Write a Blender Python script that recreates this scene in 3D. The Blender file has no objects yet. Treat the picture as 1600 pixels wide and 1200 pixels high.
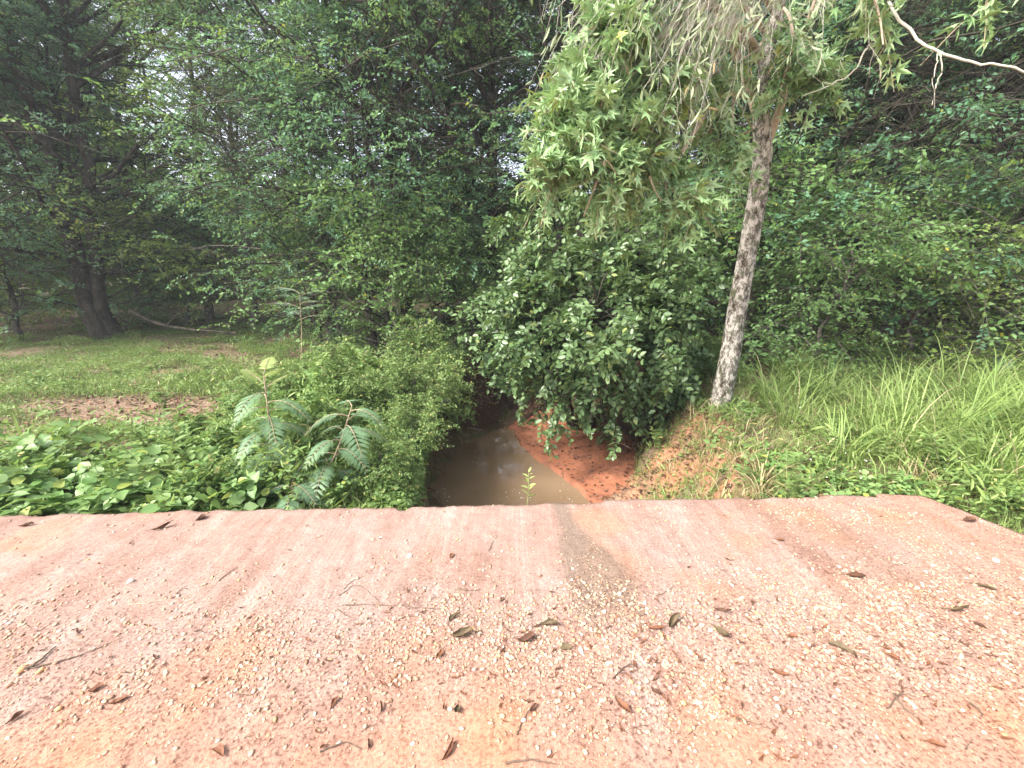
import bpy, math, random
import numpy as np
R = math.radians
rng = np.random.default_rng(7)
random.seed(7)
C = bpy.context.scene
COL = C.collection

# ------------------------------------------------------------------ camera / light
FPX, PITCH, CAMZ = 671.0, R(15.0), 1.5
cam_d = bpy.data.cameras.new("camera"); cam = bpy.data.objects.new("camera", cam_d); COL.objects.link(cam)
cam.location = (0, 0, CAMZ); cam.rotation_euler = (R(90) - PITCH, 0, 0)
cam_d.sensor_fit = 'HORIZONTAL'; cam_d.sensor_width = 36; cam_d.lens = 36 * FPX / 1600
cam_d.clip_start = 0.05; cam_d.clip_end = 1000
C.camera = cam
C.render.resolution_x, C.render.resolution_y = 1024, 768
C.view_settings.view_transform = 'Standard'; C.view_settings.look = 'None'
C.view_settings.gamma = 1; C.view_settings.exposure = 2.0
SUN_EL, SUN_AZ = R(44), R(243)      # azimuth clockwise from +Y
w = bpy.data.worlds.new("World"); C.world = w; w.use_nodes = True
nt = w.node_tree; nt.nodes.clear()
sky = nt.nodes.new('ShaderNodeTexSky'); sky.sky_type = 'NISHITA'; sky.sun_disc = False
sky.sun_elevation = SUN_EL; sky.sun_rotation = SUN_AZ
sky.air_density = 1.0; sky.dust_density = 4.0; sky.ozone_density = 1.0
bg = nt.nodes.new('ShaderNodeBackground'); bg.inputs['Strength'].default_value = 0.15
wo = nt.nodes.new('ShaderNodeOutputWorld')
hs = nt.nodes.new('ShaderNodeHueSaturation'); hs.inputs['Saturation'].default_value = .5      # hazy, whitish sky
nt.links.new(sky.outputs[0], hs.inputs['Color']); nt.links.new(hs.outputs[0], bg.inputs[0]); nt.links.new(bg.outputs[0], wo.inputs[0])
sd_ = bpy.data.lights.new("sun", 'SUN'); sun = bpy.data.objects.new("sun", sd_); COL.objects.link(sun)
sd_.energy = 2.0; sd_.angle = R(22); sd_.color = (1, 0.965, 0.92)
sun.rotation_euler = (R(90) - SUN_EL, 0, math.pi - SUN_AZ)
C.cycles.max_bounces = 6; C.cycles.diffuse_bounces = 3; C.cycles.glossy_bounces = 2
C.cycles.transmission_bounces = 4; C.cycles.transparent_max_bounces = 4

# ------------------------------------------------------------------ helpers
def ray(px, py):
    cx, cu = (px - 800) / FPX, -(py - 600) / FPX
    return np.array([cx, math.cos(PITCH) + cu * math.sin(PITCH), -math.sin(PITCH) + cu * math.cos(PITCH)])
def G(px, py, z=0.0):
    d = ray(px, py); t = (z - CAMZ) / d[2]; return np.array([d[0] * t, d[1] * t, z])
def PY(px, py, Y):
    d = ray(px, py); t = Y / d[1]; return np.array([d[0] * t, Y, CAMZ + d[2] * t])

def tag(o, label=None, cat=None, group=None, kind=None):
    if label: o['label'] = label
    if cat: o['category'] = cat
    if group: o['group'] = group
    if kind: o['kind'] = kind
    return o
def empty(name, loc, label, cat, group=None, rz=0.0):
    o = bpy.data.objects.new(name, None); COL.objects.link(o); o.location = loc; o.rotation_euler = (0, 0, rz)
    o.empty_display_size = 0.2
    return tag(o, label, cat, group)
def link(name, me, mat, parent=None):
    o = bpy.data.objects.new(name, me); COL.objects.link(o)
    if mat is not None and len(me.materials) == 0: me.materials.append(mat)
    if parent is not None: o.parent = parent
    return o
def copy_tree(o, parent=None):
    c = o.copy(); COL.objects.link(c)
    if parent is not None: c.parent = parent
    for ch in list(o.children): copy_tree(ch, c)
    return c

def mesh_np(name, V, F, smooth=False, attrs=None):
    """V (n,3); F list of (m,k) int arrays"""
    me = bpy.data.meshes.new(name)
    V = np.asarray(V, np.float32); F = [np.asarray(f, np.int32) for f in F if len(f)]
    me.vertices.add(len(V)); me.vertices.foreach_set('co', V.ravel())
    nl = sum(f.size for f in F); npoly = sum(len(f) for f in F)
    me.loops.add(nl); me.polygons.add(npoly)
    me.loops.foreach_set('vertex_index', np.concatenate([f.ravel() for f in F]))
    tot = np.concatenate([np.full(len(f), f.shape[1], np.int32) for f in F])
    st = np.concatenate([[0], np.cumsum(tot)[:-1]]).astype(np.int32)
    me.polygons.foreach_set('loop_start', st)
    me.polygons.foreach_set('loop_total', tot)
    if smooth: me.polygons.foreach_set('use_smooth', np.ones(npoly, bool))
    me.update(calc_edges=True)
    if attrs:
        for k, a in attrs.items():
            at = me.attributes.new(k, 'FLOAT', 'POINT'); at.data.foreach_set('value', np.asarray(a, np.float32).ravel())
    return me
class MB:
    def __init__(s): s.V = []; s.F = {}; s.n = 0
    def add(s, V, F):
        V = np.asarray(V, float).reshape(-1, 3)
        for f in F:
            f = np.asarray(f, np.int64)
            if len(f): s.F.setdefault(f.shape[1], []).append(f + s.n)
        s.V.append(V); s.n += len(V)
    def mesh(s, name, smooth=False):
        return mesh_np(name, np.concatenate(s.V), [np.concatenate(v) for v in s.F.values()], smooth)

def norm(a): return a / np.maximum(np.linalg.norm(a, axis=-1, keepdims=True), 1e-9)
def rdir(n):
    return norm(rng.normal(size=(n, 3)))

# value noise
_perm = np.random.default_rng(3).random((256, 256))
def vnoise(x, y):
    x = np.asarray(x, float); y = np.asarray(y, float)
    xi = np.floor(x).astype(int); yi = np.floor(y).astype(int); fx = x - xi; fy = y - yi
    fx = fx * fx * (3 - 2 * fx); fy = fy * fy * (3 - 2 * fy)
    a = _perm[xi & 255, yi & 255]; b = _perm[(xi + 1) & 255, yi & 255]
    c = _perm[xi & 255, (yi + 1) & 255]; d = _perm[(xi + 1) & 255, (yi + 1) & 255]
    return (a * (1 - fx) + b * fx) * (1 - fy) + (c * (1 - fx) + d * fx) * fy
def fbm(x, y, s=1.0, o=4):
    r = 0; a = 0.5; t = 0
    x = np.asarray(x, float) * s; y = np.asarray(y, float) * s
    for i in range(o):
        r = r + a * vnoise(x + 17.3 * i, y + 9.1 * i); t += a; a *= 0.5; x = x * 2.03; y = y * 2.03
    return r / t
def sst(a, b, x):
    t = np.clip((x - a) / (b - a), 0, 1); return t * t * (3 - 2 * t)

def sdist(P, x, y):
    """signed distance to polygon, negative inside"""
    P = np.asarray(P, float)[:, :2]; x = np.asarray(x, float); y = np.asarray(y, float)
    d2 = np.full(x.shape, 1e9); ins = np.zeros(x.shape, bool)
    for i in range(len(P)):
        a = P[i]; b = P[(i + 1) % len(P)]; e = b - a
        t = np.clip(((x - a[0]) * e[0] + (y - a[1]) * e[1]) / (e @ e + 1e-12), 0, 1)
        d2 = np.minimum(d2, (x - a[0] - t * e[0]) ** 2 + (y - a[1] - t * e[1]) ** 2)
        if a[1] != b[1]:
            c = ((a[1] > y) != (b[1] > y)) & (x < (b[0] - a[0]) * (y - a[1]) / (b[1] - a[1]) + a[0]); ins ^= c
    d = np.sqrt(d2); return np.where(ins, -d, d)

# ---- batches
def batch_tubes(P, Rad, sides=4):
    """P (N,k,3), Rad (N,k) -> V, [quads]"""
    P = np.asarray(P, float); Rad = np.asarray(Rad, float); N, k, _ = P.shape
    T = np.gradient(P, axis=1); T = norm(T)
    ref = np.where(np.abs(T[:, :1, 2:3]) > 0.9, np.array([[[1., 0, 0]]]), np.array([[[0, 0, 1.]]]))
    ref = np.broadcast_to(ref, T.shape)
    A = norm(np.cross(T, ref)); B = np.cross(T, A)
    an = np.arange(sides) * 2 * math.pi / sides
    V = P[:, :, None, :] + Rad[:, :, None, None] * (np.cos(an)[None, None, :, None] * A[:, :, None, :] + np.sin(an)[None, None, :, None] * B[:, :, None, :])
    idx = np.arange(N * k * sides).reshape(N, k, sides)
    q = np.stack([idx[:, :-1, :], idx[:, 1:, :], np.roll(idx[:, 1:, :], -1, 2), np.roll(idx[:, :-1, :], -1, 2)], -1).reshape(-1, 4)
    return V.reshape(-1, 3), [q]
def tube(mb, pts, rad, sides=8):
    V, F = batch_tubes(np.asarray(pts)[None], np.asarray(rad)[None], sides); mb.add(V, F)
def smooth_path(pts, n):
    pts = np.asarray(pts, float); k = len(pts); t = np.linspace(0, k - 1, n); out = []
    P = np.vstack([2 * pts[0] - pts[1], pts, 2 * pts[-1] - pts[-2]])
    for s in t:
        i = min(int(s), k - 2); f = s - i; a, b, c, d = P[i:i + 4]
        out.append(0.5 * ((2 * b) + (c - a) * f + (2 * a - 5 * b + 4 * c - d) * f * f + (3 * b - a - 3 * c + d) * f ** 3))
    return np.array(out)
def curved(S, D, L, up=0.0, k=5, wob=0.06, gravity=0.0):
    """branches from S (N,3) direction D, length L (N,)"""
    S = np.asarray(S); N = len(S); t = np.linspace(0, 1, k)[None, :, None]
    L = np.asarray(L).reshape(N, 1, 1)
    P = S[:, None] + D[:, None] * L * t
    P[..., 2] += (up * L * t * t)[..., 0] - (gravity * L * t ** 2)[..., 0]
    nz = rng.normal(size=(N, k, 3)) * wob * L; nz[:, 0] = 0
    return P + nz * t

# leaf templates (verts in axis, side, normal), faces list
T_SIMPLE = (np.array([[0, 0, 0], [.45, -.28, .07], [1, 0, -.04], [.45, .28, .07]]), [np.array([[0, 1, 2], [0, 2, 3]])])
T_OVAL = (np.array([[0, 0, 0], [.22, -.24, .05], [.62, -.27, .06], [1, 0, -.06], [.62, .27, .06], [.22, .24, .05]]),
          [np.array([[0, 1, 2, 3], [0, 3, 4, 5]])])
def star():
    v = [[0.12, 0, 0]]; lob = [(-105, .62), (-55, .82), (0, 1.0), (55, .82), (105, .62)]
    seq = [(-150, .18)]
    for i, (a, r) in enumerate(lob):
        seq += [(a - 13, r * .52), (a, r), (a + 13, r * .52)]
        if i < 4: seq.append(((a + lob[i + 1][0]) / 2, .30))
    seq.append((150, .18))
    for a, r in seq: v.append([r * math.cos(R(a)) * .72 + .25, r * math.sin(R(a)) * .72, -.16 * r * r])
    n = len(v); return np.array(v), [np.array([[0, i, i + 1] for i in range(1, n - 1)] + [[0, n - 1, 1]])]
T_STAR = star()
def trefoil():
    V = []; F = []; n = 0
    for a, s, off in ((0, 1.0, .22), (105, .8, .05), (-105, .8, .05)):
        prof = [(0, 0, 0), (.12, -.33, .04), (.45, -.42, .07), (.78, -.2, .03), (1, 0, -.06), (.78, .2, .03), (.45, .42, .07), (.12, .33, .04), (.5, 0, -.01)]
        for x, y, z in prof:
            x = x * s * .62 + off; y = y * s * .62; V.append([x * math.cos(R(a)) - y * math.sin(R(a)), x * math.sin(R(a)) + y * math.cos(R(a)), z * s])
        for i in range(8): F.append([n + 8, n + i, n + (i + 1) % 8])
        n += 9
    return np.array(V), [np.array(F)]
T_TRE = trefoil()
T_LANCE = (np.array([[0, 0, 0], [.3, -.09, .02], [.65, -.08, -.02], [1, 0, -.15], [.65, .08, -.02], [.3, .09, .02]]),
           [np.array([[0, 1, 2, 3], [0, 3, 4, 5]])])
def leaves(pos, axis, nrm, size, tpl):
    TV, TF = tpl; pos = np.asarray(pos); n = len(pos); axis = norm(np.asarray(axis, float))
    side = norm(np.cross(nrm, axis)); nn = np.cross(axis, side)
    s = np.broadcast_to(np.asarray(size, float), (n,))[:, None, None]
    V = pos[:, None] + s * (TV[None, :, 0:1] * axis[:, None] + TV[None, :, 1:2] * side[:, None] + TV[None, :, 2:3] * nn[:, None])
    off = (np.arange(n) * len(TV))[:, None, None]
    return V.reshape(-1, 3), [(f[None] + off).reshape(-1, f.shape[1]) for f in TF]

# ------------------------------------------------------------------ materials
def mat_new(name):
    m = bpy.data.materials.new(name); m.use_nodes = True; n = m.node_tree; n.nodes.clear()
    return m, n, n.nodes.new('ShaderNodeOutputMaterial')
def ND(n, t, **kw):
    o = n.nodes.new(t)
    for k, v in kw.items(): setattr(o, k, v)
    return o
def noise(n, scale, detail=4, rough=.55, vec=None):
    o = ND(n, 'ShaderNodeTexNoise'); o.inputs['Scale'].default_value = scale; o.inputs['Detail'].default_value = detail
    o.inputs['Roughness'].default_value = rough
    if vec is not None: n.links.new(vec, o.inputs['Vector'])
    return o.outputs['Fac']
def ramp(n, fac, stops):
    o = ND(n, 'ShaderNodeValToRGB'); e = o.color_ramp.elements
    e[0].position, e[0].color = stops[0][0], (*stops[0][1], 1); e[1].position, e[1].color = stops[-1][0], (*stops[-1][1], 1)
    for p, c in stops[1:-1]: k = e.new(p); k.color = (*c, 1)
    n.links.new(fac, o.inputs[0]); return o.outputs[0]
def mix(n, fac, a, b, mode='MIX'):
    o = ND(n, 'ShaderNodeMix', data_type='RGBA', blend_type=mode)
    for s, v in ((0, fac), (6, a), (7, b)):
        if isinstance(v, (int, float)): o.inputs[s].default_value = v
        elif isinstance(v, tuple): o.inputs[s].default_value = (*v, 1)
        else: n.links.new(v, o.inputs[s])
    return o.outputs[2]
def math_(n, op, a, b=0.0):
    o = ND(n, 'ShaderNodeMath', operation=op, use_clamp=(op == 'CLAMPED'))
    for s, v in ((0, a), (1, b)):
        if isinstance(v, (int, float)): o.inputs[s].default_value = v
        else: n.links.new(v, o.inputs[s])
    return o.outputs[0]
def attr(n, name): return ND(n, 'ShaderNodeAttribute', attribute_name=name).outputs['Fac']
def pos(n): return ND(n, 'ShaderNodeNewGeometry').outputs['Position']
def bsdf(n, out, col, rough=.9, spec=.3, bump=None, bstr=.5, bdist=.02):
    p = ND(n, 'ShaderNodeBsdfPrincipled'); p.inputs['Specular IOR Level'].default_value = spec
    if isinstance(col, tuple): p.inputs['Base Color'].default_value = (*col, 1)
    else: n.links.new(col, p.inputs['Base Color'])
    if isinstance(rough, (int, float)): p.inputs['Roughness'].default_value = rough
    else: n.links.new(rough, p.inputs['Roughness'])
    if bump is not None:
        b = ND(n, 'ShaderNodeBump'); b.inputs['Strength'].default_value = bstr; b.inputs['Distance'].default_value = bdist
        n.links.new(bump, b.inputs['Height']); n.links.new(b.outputs[0], p.inputs['Normal'])
    n.links.new(p.outputs[0], out.inputs[0]); return p

def leaf_mat(name, c1, c2, c3=None, trans=.35, rough=.5, spec=.35, p3=.93, nscale=.8):
    """c1..c2 vary leaf by leaf and in clumps; a few leaves are c3"""
    m, n, out = mat_new(name)
    g = ND(n, 'ShaderNodeNewGeometry'); ri = g.outputs['Random Per Island']
    nz = noise(n, nscale, 2, .5, g.outputs['Position'])
    f = math_(n, 'ADD', math_(n, 'MULTIPLY', ri, .55), math_(n, 'MULTIPLY', nz, .9)); f = math_(n, 'SUBTRACT', f, .22)
    col = mix(n, f, c1, c2)
    n.nodes[-1].clamp_factor = True
    if c3: col = mix(n, math_(n, 'GREATER_THAN', ri, p3), col, c3)
    p = ND(n, 'ShaderNodeBsdfPrincipled'); n.links.new(col, p.inputs['Base Color'])
    p.inputs['Roughness'].default_value = rough; p.inputs['Specular IOR Level'].default_value = spec
    t = ND(n, 'ShaderNodeBsdfTranslucent')
    n.links.new(mix(n, .55, col, (.35, .5, .06), 'MULTIPLY') if False else mix(n, .35, col, (.28, .40, .05)), t.inputs[0])
    s = ND(n, 'ShaderNodeMixShader'); s.inputs[0].default_value = trans
    n.links.new(p.outputs[0], s.inputs[1]); n.links.new(t.outputs[0], s.inputs[2]); n.links.new(s.outputs[0], out.inputs[0])
    return m
def bark_mat(name, dark, light, sc=6, lo=.45, hi=.6, moss=None):
    m, n, out = mat_new(name)
    tc = ND(n, 'ShaderNodeTexCoord'); mp = ND(n, 'ShaderNodeMapping'); mp.inputs['Scale'].default_value = (1, 1, .5)
    n.links.new(tc.outputs['Object'], mp.inputs[0]); v = mp.outputs[0]
    a = noise(n, sc, 6, .65, v); b = noise(n, sc * 5, 4, .6, v)
    f = math_(n, 'ADD', math_(n, 'MULTIPLY', a, .7), math_(n, 'MULTIPLY', b, .3))
    mid = tuple((x + y) / 2.6 for x, y in zip(dark, light))
    col = ramp(n, f, [(lo - .08, dark), (lo, mid), (hi, light)])
    if moss: col = mix(n, ramp(n, noise(n, sc * .6, 3, .6, tc.outputs['Object']), [(.52, (0, 0, 0)), (.62, (.8, .8, .8))]), col, moss)
    bsdf(n, out, col, .9, .15, math_(n, 'ADD', f, b), .8, .03); return m
def flat_mat(name, c1, c2, sc=20, rough=.85, spec=.2, island=False):
    m, n, out = mat_new(name)
    g = ND(n, 'ShaderNodeNewGeometry'); f = noise(n, sc, 4, .6, g.outputs['Position'])
    if island: f = math_(n, 'ADD', math_(n, 'MULTIPLY', f, .3), math_(n, 'MULTIPLY', g.outputs['Random Per Island'], .8))
    bsdf(n, out, ramp(n, f, [(.25, c1), (.8, c2)]), rough, spec, f, .3, .01); return m

M_WOODS = leaf_mat('woods_leaf', (.095, .205, .060), (.215, .34, .120), (.30, .30, .05), .42, .5, .3, .992)
M_WOODS_B = leaf_mat('woods_leaf_blue', (.075, .19, .100), (.165, .31, .175), (.26, .28, .06), .46, .48, .35, .995)
M_WOODS_Y = leaf_mat('woods_leaf_yellow', (.15, .24, .05), (.28, .37, .11), (.42, .36, .05), .5, .5, .3, .985)
M_BUSH = leaf_mat('creek_bush_leaf', (.065, .13, .045), (.17, .25, .10), (.20, .24, .07), .25, .38, .5, .97, 1.5)
M_GUM = leaf_mat('star_leaf', (.18, .33, .11), (.40, .54, .28), (.40, .44, .12), .22, .42, .5, .985, 2)
M_VINELEAF = leaf_mat('vine_leaf', (.20, .27, .12), (.42, .46, .30), (.42, .32, .18), .3, .6, .3, .95, 2)
M_KUDZU = leaf_mat('kudzu_leaf', (.10, .21, .05), (.24, .34, .12), (.30, .36, .08), .35, .45, .4, .94, 2)
M_WEED = leaf_mat('weed_leaf', (.085, .16, .042), (.225, .31, .095), (.36, .34, .12), .3, .55, .3, .96, 1.6)
M_GRASS = leaf_mat('grass_blade', (.16, .25, .055), (.32, .41, .14), (.45, .40, .22), .35, .5, .3, .95, 1.2)
M_DRYGRASS = leaf_mat('dry_grass', (.30, .24, .12), (.45, .38, .22), None, .3, .7, .2)
M_MIMOSA = leaf_mat('mimosa_leaf', (.12, .22, .12), (.22, .33, .18), None, .3, .5, .3, .9, 3)
M_MIMOSA_Y = leaf_mat('mimosa_young_leaf', (.26, .34, .10), (.38, .44, .17), None, .4, .5, .3, .9, 3)
M_FERN = leaf_mat('fern_leaf', (.08, .16, .03), (.14, .24, .05), None, .35, .5, .3, .9, 3)
M_SPROUT = leaf_mat('sprout_leaf', (.28, .36, .10), (.40, .48, .16), None, .35, .5, .3, .9, 3)
M_STEM = flat_mat('green_stem', (.16, .20, .07), (.30, .30, .14))
M_STEM_B = flat_mat('tan_stem', (.22, .16, .10), (.42, .34, .24))
M_TWIG = flat_mat('pale_twig', (.30, .28, .22), (.56, .53, .45), 8)
M_BARK = bark_mat('dark_bark', (.018, .015, .012), (.10, .085, .065), 5)
M_BARK_L = bark_mat('mottled_bark', (.05, .032, .02), (.56, .51, .44), 19, .485, .55, (.09, .10, .05))
M_BARK_G = bark_mat('grey_bark', (.04, .035, .028), (.18, .16, .13), 6)
M_DEAD = flat_mat('dead_leaf_brown', (.045, .022, .015), (.16, .075, .04), 25, .7, .3)
M_DEAD_R = flat_mat('dead_leaf_rust', (.10, .038, .02), (.20, .085, .04), 25, .7, .3)
M_DEAD_G = flat_mat('dead_leaf_olive', (.055, .042, .022), (.17, .12, .065), 25, .7, .3)
M_LITTER = flat_mat('leaf_litter', (.05, .025, .015), (.24, .13, .08), 6, .8, .2, True)
M_STICK = flat_mat('stick_bark', (.05, .035, .025), (.20, .14, .10), 30)
M_STICK_P = flat_mat('pale_stick', (.30, .22, .15), (.5, .4, .3), 30)
M_WHITE = flat_mat('white_petal_and_glint', (.7, .68, .6), (.85, .83, .78))  # flower petals, and the painted sky glints on the water

def gravel_mat():
    m, n, out = mat_new('gravel_stone')
    g = ND(n, 'ShaderNodeNewGeometry'); ri = g.outputs['Random Per Island']
    col = ramp(n, ri, [(0, (.26, .13, .08)), (.25, (.42, .26, .18)), (.5, (.50, .35, .25)), (.7, (.52, .39, .27)), (.85, (.46, .29, .14)), (.97, (.64, .57, .47))])
    nz = noise(n, 60, 3, .6, g.outputs['Position'])
    bsdf(n, out, mix(n, .25, col, ramp(n, nz, [(.3, (.4, .25, .18)), (.7, (.9, .8, .7))]), 'MULTIPLY'), .85, .25, nz, .3, .003); return m
M_GRAVEL = gravel_mat()

def slab_mat():
    m, n, out = mat_new('dusty_concrete')
    P = pos(n)
    mp = ND(n, 'ShaderNodeMapping'); mp.inputs['Rotation'].default_value = (0, 0, R(8)); mp.inputs['Scale'].default_value = (1.0, .16, 1)
    n.links.new(P, mp.inputs[0])
    streak = noise(n, 5, 6, .7, mp.outputs[0]); big = noise(n, 1.6, 4, .6, P); fine = noise(n, 75, 5, .75, P); mid = noise(n, 14, 4, .65, P)
    base = ramp(n, streak, [(.30, (.205, .12, .09)), (.5, (.275, .18, .145)), (.68, (.35, .262, .225))])
    base = mix(n, ramp(n, big, [(.42, (0, 0, 0)), (.66, (.75, .75, .75))]), base, (.315, .235, .205))
    base = mix(n, attr(n, 'clay'), base, (.37, .195, .125))
    base = mix(n, attr(n, 'stain'), base, (.17, .13, .10))
    sp = ramp(n, fine, [(.38, (.30, .21, .18)), (.50, (.93, .92, .92)), (.64, (1.3, 1.27, 1.22))])
    base = mix(n, attr(n, 'grit'), base, sp, 'MULTIPLY')
    base = mix(n, .5, base, ramp(n, mid, [(.3, (.78, .70, .66)), (.65, (1.12, 1.1, 1.08))]), 'MULTIPLY')
    vo = ND(n, 'ShaderNodeTexVoronoi'); vo.inputs['Scale'].default_value = 130; n.links.new(P, vo.inputs['Vector'])
    m2 = ND(n, 'ShaderNodeMapping'); m2.inputs['Rotation'].default_value = (0, 0, R(4)); m2.inputs['Scale'].default_value = (60, 1.6, 1); n.links.new(P, m2.inputs[0])
    br = noise(n, 1.0, 3, .6, m2.outputs[0])      # broom marks
    base = mix(n, math_(n, 'MULTIPLY', ramp(n, big, [(.4, (0, 0, 0)), (.6, (1, 1, 1))]), .45), base, mix(n, 1.0, base, ramp(n, br, [(.35, (.72, .68, .66)), (.6, (1.12, 1.12, 1.12))]), 'MULTIPLY'))
    fine = math_(n, 'ADD', fine, math_(n, 'MULTIPLY', br, .5))
    h = math_(n, 'ADD', math_(n, 'MULTIPLY', fine, 1.2), math_(n, 'MULTIPLY', vo.outputs['Distance'], -.12))
    bsdf(n, out, base, .95, .12, h, .6, .006); return m
M_SLAB = slab_mat()

def ground_mat():
    m, n, out = mat_new('ground_soil')
    P = pos(n); a = noise(n, 2.2, 5, .65, P); b = noise(n, 22, 5, .7, P); c = noise(n, 90, 4, .7, P)
    grass = ramp(n, b, [(.3, (.055, .060, .022)), (.5, (.10, .115, .04)), (.7, (.17, .16, .07))])
    soil = ramp(n, b, [(.3, (.10, .055, .035)), (.5, (.20, .125, .085)), (.7, (.32, .22, .16))])
    col = mix(n, ramp(n, a, [(.40, (0, 0, 0)), (.62, (.7, .7, .7))]), grass, soil)
    col = mix(n, attr(n, 'bare'), col, ramp(n, b, [(.3, (.15, .09, .06)), (.55, (.31, .21, .15)), (.75, (.43, .32, .25))]))
    clay = ramp(n, b, [(.3, (.20, .085, .045)), (.5, (.33, .155, .085)), (.7, (.44, .25, .15))])
    col = mix(n, attr(n, 'clay'), col, clay)
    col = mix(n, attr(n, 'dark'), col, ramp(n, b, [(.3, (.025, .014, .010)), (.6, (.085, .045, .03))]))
    col = mix(n, attr(n, 'roadm'), col, ramp(n, c, [(.3, (.42, .24, .15)), (.6, (.62, .40, .27))]))
    rough = ramp(n, attr(n, 'wet'), [(0, (.95,) * 3), (1, (.45,) * 3)])
    h = math_(n, 'ADD', math_(n, 'MULTIPLY', b, 1.0), math_(n, 'MULTIPLY', c, .4))
    bsdf(n, out, col, rough, .2, h, .9, .03); return m
M_GROUND = ground_mat()
def bar_mat():
    m, n, out = mat_new('wet_red_sand')
    P = pos(n); a = noise(n, 4.5, 7, .7, P); b = noise(n, 45, 5, .7, P)
    col = ramp(n, a, [(.28, (.10, .05, .034)), (.44, (.25, .098, .055)), (.58, (.31, .12, .062)), (.72, (.21, .115, .08))])
    col = mix(n, .55, col, ramp(n, b, [(.32, (.5, .42, .38)), (.5, (1, 1, 1)), (.7, (1.2, 1.15, 1.1))]), 'MULTIPLY')
    bsdf(n, out, col, .7, .3, b, .6, .01); return m
M_BAR = bar_mat()
def water_mat():
    m, n, out = mat_new('muddy_water')
    P = pos(n); a = noise(n, 1.1, 3, .5, P); w1 = noise(n, 6, 2, .5, P)
    col = ramp(n, a, [(.35, (.21, .138, .08)), (.65, (.26, .175, .108))])
    p = bsdf(n, out, col, .03, .5, w1, .04, .02); p.inputs['IOR'].default_value = 1.33; return m
M_WATER = water_mat()

# ------------------------------------------------------------------ terrain
WZ = -1.3
def gw(l, z): return [G(a, b, z)[:2] for a, b in l]
WATER = gw([(918, 790), (895, 762), (862, 738), (832, 716), (812, 697), (803, 682), (800, 672), (778, 672), (752, 679), (725, 689), (702, 704), (684, 722), (670, 745), (662, 775)], WZ) + \
        [(-.82, 3.8), (-.68, 2.9), (-.75, 2.0), (-1.3, 1.2), (-1.3, -7), (1.3, -7), (1.3, 2), (1.25, 3.6)]
LOW = gw([(918, 790), (895, 762), (862, 738), (832, 716), (812, 697), (803, 682), (806, 668)], WZ) + [(.35, 8.4), (.1, 10), (-.4, 12), (-.9, 15), (-1.05, 15), (-.7, 12), (-.25, 10), (0, 8.4)] + \
      gw([(778, 670), (752, 679), (725, 689), (702, 704), (684, 722), (670, 745), (662, 775)], WZ) + [(-.82, 3.8), (-.68, 2.9), (-.75, 2.0), (-1.3, 1.2), (-1.3, -7), (1.3, -7), (1.3, 2), (1.25, 3.6)]
TOP = [(-1.6, -7), (-1.6, 1.4), (-.90, 2.1), (-.80, 2.9), (-.93, 3.8), (-1.12, 4.8), (-1.35, 6.0), (-1.25, 7.3), (-.8, 8.6), (-.9, 10.5), (-1.3, 13), (-1.6, 15.6), (-.4, 15.6), (.3, 12), (.9, 10),
       (1.5, 9.0), (2.2, 7.9), (2.6, 6.8), (2.45, 5.7), (2.25, 5.0), (2.25, 4.2), (2.0, 3.4), (1.75, 2.7), (1.6, 2.4), (1.6, -7)]
E0 = G(0, 804); E1 = G(1430, 769); E2 = G(1600, 836)
sl = (E1[1] - E0[1]) / (E1[0] - E0[0])
EDGE_L = (-9.0, E0[1] - 5.8 * sl)
dR = (E2 - E1) / (E1[1] - E2[1])
ER = (E1[0] + dR[0] * (E1[1] + 4.0), -4.0)
SLAB = [EDGE_L, (E1[0], E1[1]), ER, (-9.0, -4.0)]
BAR = gw([(914, 786), (895, 762), (862, 738), (832, 716), (812, 697), (804, 682), (810, 668), (850, 655), (900, 660), (950, 678), (985, 712), (985, 760), (960, 792)], WZ + .02)
def base_h(x, y):
    b = -.24 + (fbm(x, y, .9, 4) - .5) * .16 + (fbm(x + 40, y, 5, 3) - .5) * .05
    b = b + .10 * sst(1.8, 3.2, x) * (1 - sst(5, 9, y)) + .25 * sst(9, 25, y) + .10 * sst(-3, -8, x)
    b = b + .16 * np.exp(-((x - 2.2) / .6) ** 2 - ((y - 4.2) / .9) ** 2)
    return b
def H(x, y):
    x = np.asarray(x, float); y = np.asarray(y, float)
    b = base_h(x, y)
    side = sst(2.8, 3.4, x) + sst(-8.4, -9.2, x)
    road = np.clip(side, 0, 1) * (1 - sst(1.5, 2.3, y)) * sst(-6, -4, y)
    b = b * (1 - road) + (-.02) * road
    dl = np.minimum(sdist(LOW, x, y), sdist(BAR, x, y) + .04); dt = sdist(TOP, x, y)
    zl = WZ + .55 * sst(7.2, 13, y) - .35 * sst(0, -.8, dl) * (1 - sst(7, 8, y))
    t = np.clip(dl, 0, 9) / (np.clip(dl, 0, 9) + np.clip(-dt, 0, 9) + 1e-6)
    right = sst(.2, .9, x)
    prof = (1 - right) * (t ** .75) + right * t ** .8
    h = np.where(dt < 0, zl + (b - zl) * np.clip(prof, 0, 1), b)
    rough = sst(.02, .15, t) * (1 - sst(.9, 1, t)) * (dt < 0)
    h = h + rough * ((fbm(x, y, 4, 4) - .5) * .26 + (fbm(x, y, 15, 3) - .5) * .10)
    h = np.where(dl > 0, h, zl)
    sB = sdist(BAR, x, y)
    h = h + .13 * (fbm(x, y, 6, 4) - .5) * np.exp(-(dl / .22) ** 2) * sst(.15, .4, sB)
    h = np.where(sB < .04, np.minimum(h, WZ - .12), h)
    h = np.where((sB < .22) & (sdist(WATER, x, y) < .12), np.minimum(h, WZ - .10), h)
    ins = sst(-.05, -.14, sdist(SLAB, x, y))
    h = h * (1 - ins) + np.minimum(h, -.36) * ins
    return h
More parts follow.
